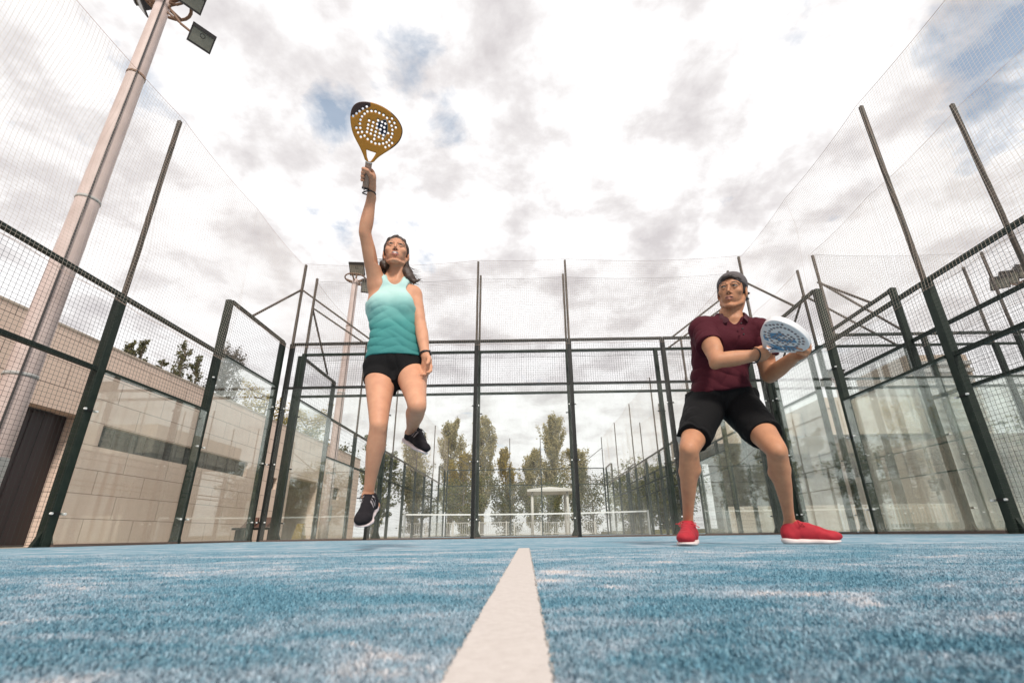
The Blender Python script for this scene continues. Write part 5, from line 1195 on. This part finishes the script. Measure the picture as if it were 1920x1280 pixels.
# ------------------------------------------------------------------ the crouching man
def build_man():
    t = thing('person', 'crouching man in a maroon polo shirt, black shorts, red shoes and backward grey cap', 'person', (1.08, -6.70, 0.0))
    J = dict(pelv=(1.117,-6.560,0.757), hipL=(1.026,-6.560,0.725), hipR=(1.208,-6.550,0.724), waist=(1.119,-6.590,0.883), chest=(1.150,-6.650,1.037), neck=(1.190,-6.680,1.190), head=(1.197,-6.745,1.330),
        shL=(1.024,-6.690,1.129), elL=(1.001,-6.852,0.878), wrL=(1.222,-6.885,0.896), shR=(1.314,-6.720,1.096), elR=(1.340,-6.690,0.845), wrR=(1.380,-6.905,0.885),
        knL=(0.800,-6.836,0.433), anL=(0.827,-6.595,0.091), knR=(1.192,-6.884,0.411), anR=(1.315,-6.642,0.091))
    J = {k: A3(v) for k, v in J.items()}
    rv = nrm((1, -.10, 0)); fv = np.array([rv[1], -rv[0], 0])
    P_, W_, Ch, N_ = J['pelv'], J['waist'], J['chest'], J['neck']
    s = SDF((.62, -7.32, -0.01), (1.56, -6.36, 1.52), .0038)
    s.loft([(P_+A3([0, .02, -.06]), .12, .08, .10, rv), (P_, .160, .095, .125, rv), (W_+A3([0, 0, -.03]), .138, .094, .092, rv), (W_+A3([.005, -.01, .04]), .138, .095, .085, rv), (Ch, .168, .111, .097, rv), (Ch+A3([.01, 0, .06]), .178, .108, .10, rv), (Ch+A3([.02, 0, .11]), .13, .075, .085, rv), (N_+A3([0, 0, -.02]), .062, .055, .055, rv)], .02)
    hf = nrm((-.56, -.82, -.14)); hu = nrm((.14, -.08, 1))
    def head_fn(q_):
        q_.limb([N_+A3([.0, .015, -.05]), N_+A3([.0, .0, .02]), J['head']+A3([.012, .022, -.05])], [.066, .056, .053], .03)
        q_.limb([N_+A3([-.015, -.055, -.015]), J['head']+A3([-.03, .03, -.03])], [.009, .012], .02); q_.limb([N_+A3([.02, -.050, -.015]), J['head']+A3([.066, .01, -.03])], [.010, .012], .02)
        return add_head(q_, J['head'], hf, hu, .96, True)
    L, ax = head_fn(s)
    s.limb([N_+A3([-.02, .01, -.02]), J['shL']+A3([.02, 0, .01])], [.045, .052], .05); s.limb([N_+A3([.02, .01, -.02]), J['shR']+A3([-.02, 0, .01])], [.045, .052], .05)
    torso = SDF((.62, -7.32, -0.01), (1.56, -6.36, 1.52), .0038); torso.F = s.F.copy()
    s.ell(J['shL'], (.060, .060, .064), None, .03); s.ell(J['shR'], (.060, .060, .064), None, .03)
    s.chain(J['shL'], J['elL'], [.048, .046, .043, .039, .034, .032], .03, bend=(0, -.004, 0)); s.limb([J['shL']+(J['elL']-J['shL'])*.35+A3((.005, -.018, .01)), J['shL']+(J['elL']-J['shL'])*.72+A3((.008, -.016, .01))], [.031, .029], .03)
    s.chain(J['elL'], J['wrL'], [.030, .0365, .0355, .030, .025, .0235], .02, flat=None)
    s.chain(J['shR'], J['elR'], [.052, .049, .046, .042, .036, .034], .03); s.chain(J['elR'], J['wrR'], [.031, .037, .036, .031, .026, .024], .02)
    s.ell(J['elL']+A3((-.012, .012, -.018)), (.022, .022, .022), None, .02)
    s.chain(J['hipL'], J['knL'], [.090, .086, .078, .068, .056, .045, .038], .04, bend=fv*.008); s.chain(J['hipR'], J['knR'], [.090, .086, .078, .068, .056, .045, .038], .04, bend=fv*.008)
    for kn, an, hp, ft in (('knL', 'anL', 'hipL', (-.103, -.205, 0)), ('knR', 'anR', 'hipR', (.20, -.105, 0))):
        K, A_, H = J[kn], J[an], J[hp]; dn = nrm(A_-K); dt = nrm(K-H); back = -nrm(dt-dn*(dt@dn)); lat = np.cross(dn, back)
        s.chain(K, A_, [.036, .037, .036, .033, .026, .0215, .0225], .02)
        s.limb([K+dn*.05+back*.014+lat*.012, K+dn*.115+back*.024+lat*.014, K+dn*.22+back*.012], [.031, .037, .022], .018)
        s.limb([K+dn*.05+back*.014-lat*.014, K+dn*.13+back*.020-lat*.015, K+dn*.23+back*.008], [.029, .034, .021], .018)
        s.ell(K-back*.022-dn*.006, (.021, .021, .024), None, .008); s.ell(K-back*.004+dn*.018+lat*.025, (.012, .016, .022), None, .012); s.ell(K-back*.004+dn*.018-lat*.025, (.012, .016, .022), None, .012); s.limb([K-back*.012+dn*.045, K-back*.010+dn*.075], [.012, .009], .015)
        s.ell(K-dt*.105+lat*.020-back*.010, (.024, .024, .036), None, .018); s.ell(K-dt*.09-lat*.020-back*.010, (.022, .022, .034), None, .018)
        for sg in (-1, 1): s.ell(A_+lat*sg*.021, (.012, .012, .014), None, .010)
        s.limb([A_, A_+A3(ft)*.30+A3((0, 0, -.035)), A_+A3(ft)*.75+A3((0, 0, -.058))], [.023, .022, .014], .015); s.limb([A_, A_+A3((0, .005, -.045))], [.023, .022], .015)
    # racket: tip nearer to the lens, face tilted
    rcc = A3((1.261, -7.03, 0.931))
    axisv = nrm(A3((-.10, -.96, .13))); ux0 = nrm(.84*CR-.62*CU); ux0 = nrm(ux0-axisv*(ux0@axisv)); pxm = 1600
    def col(cn, d2, T2):
        x = cn[:, 0]*pxm+325; y = -cn[:, 1]*pxm+240; m = np.zeros(len(cn), int)
        for pl in ([(215, 245), (300, 190), (330, 205), (262, 262), (330, 252), (395, 205), (420, 222), (350, 280), (250, 300)], [(190, 300), (235, 310), (250, 345), (215, 340)], [(345, 330), (430, 268), (452, 282), (430, 325), (380, 362)]):
            m[poly_sdf(x, y, pl) < 0] = 1
        for pl in ([(235, 372), (330, 352), (395, 372), (350, 398), (300, 384)],): m[poly_sdf(x, y, pl) < 0] = 1
        m[(poly_sdf(x, y, [(262, 395), (330, 385), (345, 402), (300, 412)]) < 0)] = 2
        edge = np.abs(cn[:, 2]) < .006; m[edge & (y > 300)] = 2
        inh = np.zeros(len(cn), bool)
        for hx, hy in [T2(p) for p in HOLES_PX]: inh |= np.hypot(cn[:, 0]-hx, cn[:, 1]-hy) < .0066
        m[inh] = 3
        return m
    tr, wf, ga, gb, un = racket('padel_racket', 'white and blue padel racket held level in both hands by the man', rcc, ux0, axisv, pxm, [MT['rk_white'], MT['rk_blue'], MT['rk_navy2'], MT['rk_hole2']], col, grip_a=(272, 498), grip_b=(262, 665), grip_mat=MT['dark_grip'], thick=.032)
    G0, G1 = wf(ga), wf(gb); ha = nrm(G0-G1); hc = G1+(G0-G1)*.56
    # his right hand round the handle
    pn = nrm(A3((-.80, -.10, .10))); grip_hand(s, J['wrL'], hc, ha, pn, .0165, 1.02, .029, flip=1)
    # his left hand supporting the rim
    open_hand(s, J['wrR'], nrm(wf((.135, .030))-J['wrR']), nrm(-ux0*.9+un*(-.2 if un[1] > 0 else .2)), -1, 1.0, (22, 38, 30), .028, 7, (.5, .9))
    merged_body('body', s, N_[2]+.020, head_fn, (1.07, -6.90, 1.19), (1.33, -6.60, 1.47), [MT[k_] for k_ in ('skin_m', 'lips_m', 'teeth', 'eye_white', 'iris', 'lash_shade', 'hair_m')], t, lambda Cn: face_slots(Cn, J['head'], ax, .96, True, (.8, .3)))
    c = J['head']; r, f, u = ax; sc = .965; Lh = lambda x, y, z: A3(c)+(r*x+f*y+u*z)*sc
    h = SDF((1.06, -6.92, 1.20), (1.34, -6.58, 1.50), .0034)
    h.ell(Lh(0, -.016, .034), A3([.0765, .093, .080])*sc, ax, .01)
    h.limb([Lh(-.062, .036, .050), Lh(-.036, .064, .062), Lh(-.004, .074, .072), Lh(.030, .066, .066), Lh(.060, .040, .052)], A3([.008, .011, .014, .012, .009])*sc, .010)
    for sg in (-1, 1): h.limb([Lh(sg*.064, .028, .035), Lh(sg*.067, .012, .005), Lh(sg*.066, .010, -.018)], A3([.009, .007, .003])*sc, .008)
    h.limb([Lh(-.03, -.085, -.03), Lh(.03, -.085, -.03)], A3([.028, .028])*sc, .02)
    h.ell(Lh(0, .098, .0), A3([.070, .045, .062])*sc, ax, .008, True)
    h.wrinkle(.0024, [(160, 130, 40, 1.0), (240, 60, 90, .6)], .02, 6)
    sdf_obj('hair', h, MT['hair_m'], t, 1)
    k_ = SDF((1.02, -6.95, 1.18), (1.38, -6.50, 1.52), .0034)
    k_.ell(Lh(0, -.018, .044), A3([.084, .099, .083])*sc, ax, .01)
    X, Y, Z = k_.grid(); q = lambda a: (X-c[0])*a[0]+(Y-c[1])*a[1]+(Z-c[2])*a[2]
    k_.cut((slice(None),)*3, ((.024*sc+.34*q(f))-q(u)).astype(np.float32), .003)
    k_.ell(Lh(-.005, .095, .072), A3([.048, .034, .034])*sc, ax, .005, True)
    k_.limb([Lh(-.05, -.10, .012), Lh(0, -.125, .008), Lh(.05, -.10, .012)], A3([.034, .040, .034])*sc, .01, (u, .16)); k_.limb([Lh(-.045, -.13, -.012), Lh(0, -.150, -.018), Lh(.045, -.13, -.012)], A3([.030, .034, .030])*sc, .01, (u, .16))
    sdf_obj('cap', k_, MT['cap'], t, 1)
    # polo
    p = SDF((.86, -6.98, .76), (1.50, -6.44, 1.28), .0038)
    p.loft([(W_+A3([-.01, .005, -.11]), .162, .110, .132, rv), (W_+A3([-.005, 0, -.03]), .147, .108, .106, rv), (W_+A3([.005, -.005, .04]), .147, .107, .096, rv), (Ch, .181, .124, .110, rv), (Ch+A3([.01, 0, .06]), .183, .116, .108, rv), (Ch+A3([.02, 0, .11]), .145, .088, .098, rv), (N_+A3([0, 0, -.025]), .085, .070, .068, rv)], .02)
    for sh, el in (('shL', 'elL'), ('shR', 'elR')):
        S_, E_ = J[sh], J[el]; p.limb([N_+A3([0, .01, -.03]), S_+A3([0, 0, .002])], [.050, .054], .05); p.ell(S_, (.066, .067, .068), None, .03)
        p.limb([S_, S_+(E_-S_)*.22], [.062, .056], .03)
    zk = lambda x, y, z: np.clip((1.12-z)/.2, .25, 1.0)
    p.wrinkle(.0058, [(18, 8, 32, .8), (-28, 5, 26, .7), (35, 15, 45, .35)], .03, 41, zk, True)
    p.wrap(torso, .006, .03)
    # neck opening and front slit
    p.limb([N_+A3([.0, .02, .06]), N_+A3([.0, -.035, .03])], [.072, .066], .008, sub=True)
    p.limb([N_+fv*.070+A3([0, 0, .0]), N_+fv*.095+A3([-.004, 0, -.055]), N_+fv*.125+A3([-.006, 0, -.115])], [.036, .030, .008], .006, sub=True)
    p.plane(W_+A3([0, 0, -.118]), (0.18, -.1, -1), .004)
    po_ = sdf_obj('polo_shirt', p, MT['maroon'], t, 1)
    for sh, el, f_ in (('shL', 'elL', .55), ('shR', 'elR', .58)):
        S_, E_ = J[sh], J[el]; lo = np.minimum(S_, E_)-.12; hi = np.maximum(S_, E_)+.12; v = SDF(lo, hi, .0038)
        d = nrm(E_-S_); v.ell(S_, (.065, .066, .067), None, .02); v.limb([S_, S_+(E_-S_)*.8], [.063, .063], .03); v.limb([S_+(E_-S_)*.3-A3((0, 0, .012)), S_+(E_-S_)*.8-A3((0, 0, .014))], [.058, .062], .02)
        v.wrinkle(.0060, [(22, 14, 32, .9), (-34, 15, 38, .6)], .03, 43 if sh == 'shL' else 44, None, True); v.wrap(s, .006, .03); v.plane(S_+d*np.linalg.norm(E_-S_)*f_, d+A3((0, 0, .12)), .002)
        sdf_obj('sleeve', v, MT['maroon'], po_, 1)
    k2 = SDF((1.02, -6.88, 1.04), (1.36, -6.54, 1.30), .0030)
    for sg in (-1, 1):
        k2.limb([N_+A3([0, .078, .040]), N_+rv*sg*.050+A3([0, .062, .034]), N_+rv*sg*.080+A3([0, .012, .018]), N_+rv*sg*.078+fv*.050+A3([0, 0, -.012]), N_+rv*sg*.050+fv*.084+A3([0, 0, -.046])], [.022, .023, .024, .024, .018], .008, (nrm(rv*sg*1.0+fv*.55+A3([0, 0, .62])), .17))
    sdf_obj('collar', k2, MT['maroon_dark'], po_, 1)
    for i in range(3):
        m = MB(); b = N_+fv*(.128+.003*i)+A3([.004, 0, -.085-.033*i]); m.tube([b-fv*.004, b+fv*.006], .004, 10); m.build('button', MT['black_plastic'], po_, True)
    # shorts
    q = SDF((.70, -7.02, .42), (1.36, -6.38, .90), .0038)
    q.loft([(P_+A3([0, .02, -.06]), .13, .09, .12, rv), (P_, .175, .112, .145, rv), (P_+A3([0, -.005, .085]), .165, .112, .125, rv)], .03)
    for hp, kn, f_ in (('hipL', 'knL', .80), ('hipR', 'knR', .70)):
        H, K = J[hp], J[kn]; q.limb([H, H+(K-H)*.5, H+(K-H)*(f_+.12)], [.102, .086, .072], .03)
    q.wrinkle(.0055, [(32, 10, 14, .8), (-20, 10, 26, .7), (50, 25, -15, .35)], .03, 51, None, True)
    q.wrap(s, .009, .04)
    q.plane(P_+A3([0, 0, .038]), (0, 0, 1), .003)
    for hp, kn, f_ in (('hipL', 'knL', .80), ('hipR', 'knR', .70)):
        H, K = J[hp], J[kn]
        X, Y, Z = q.grid(); d = nrm(K-H); pt = H+(K-H)*f_; sgn = -1 if hp == 'hipL' else 1
        dd = (X-pt[0])*d[0]+(Y-pt[1])*d[1]+(Z-pt[2])*d[2]; q.cut((slice(None),)*3, np.where((X-P_[0])*sgn > -.01, dd, -.05).astype(np.float32), 0)
    def mis(Cn):
        H, K = J['hipL'], J['knL']; d = nrm(K-H); o = nrm(A3((-.80, .52, 0))); o = nrm(o-d*(o@d)); v = Cn-H; a = v@d; v = v-a[:, None]*d
        v = v/np.linalg.norm(v, axis=1)[:, None]; m = np.zeros(len(Cn), int); m[(v@o > .955) & (a > .03)] = 1; return m
    sh_ = sdf_obj('shorts', q, [MT['black_cloth'], MT['white']], t, 1, mis)
    # bracelet cord, shoes
    m = MB(); ctr = J['wrL']*.8+J['elL']*.2; d = nrm(J['wrL']-J['elL']); e1 = nrm(np.cross(d, (0, 0, 1))); e2 = np.cross(d, e1)
    m.tube([ctr+d*.018*math.cos(a)+(e1*math.cos(a)+e2*math.sin(a))*.037 for a in np.linspace(0, 2*math.pi, 29)], .0034, 7, cap=False)
    b0 = G1; m.tube([ctr-e2*.037, (ctr+b0)/2-A3((0, 0, .025)), b0], .0034, 7); m.build('wrist_cord', MT['black_plastic'], tr, True)
    SH = [MT['red_shoe'], MT['red_dark'], MT['red_dark'], MT['cream_sole'], MT['red_lace']]
    shoe(t, J['anL'], A3((0.852, -6.553, 0)), A3((0.735, -6.795, 0)), (0, 0, 1), SH, .275, kind='plain')
    shoe(t, J['anR'], A3((1.268, -6.625, 0)), A3((1.470, -6.735, 0)), (0, 0, 1), SH, .258, kind='plain')
    return t
build_woman()
build_man()
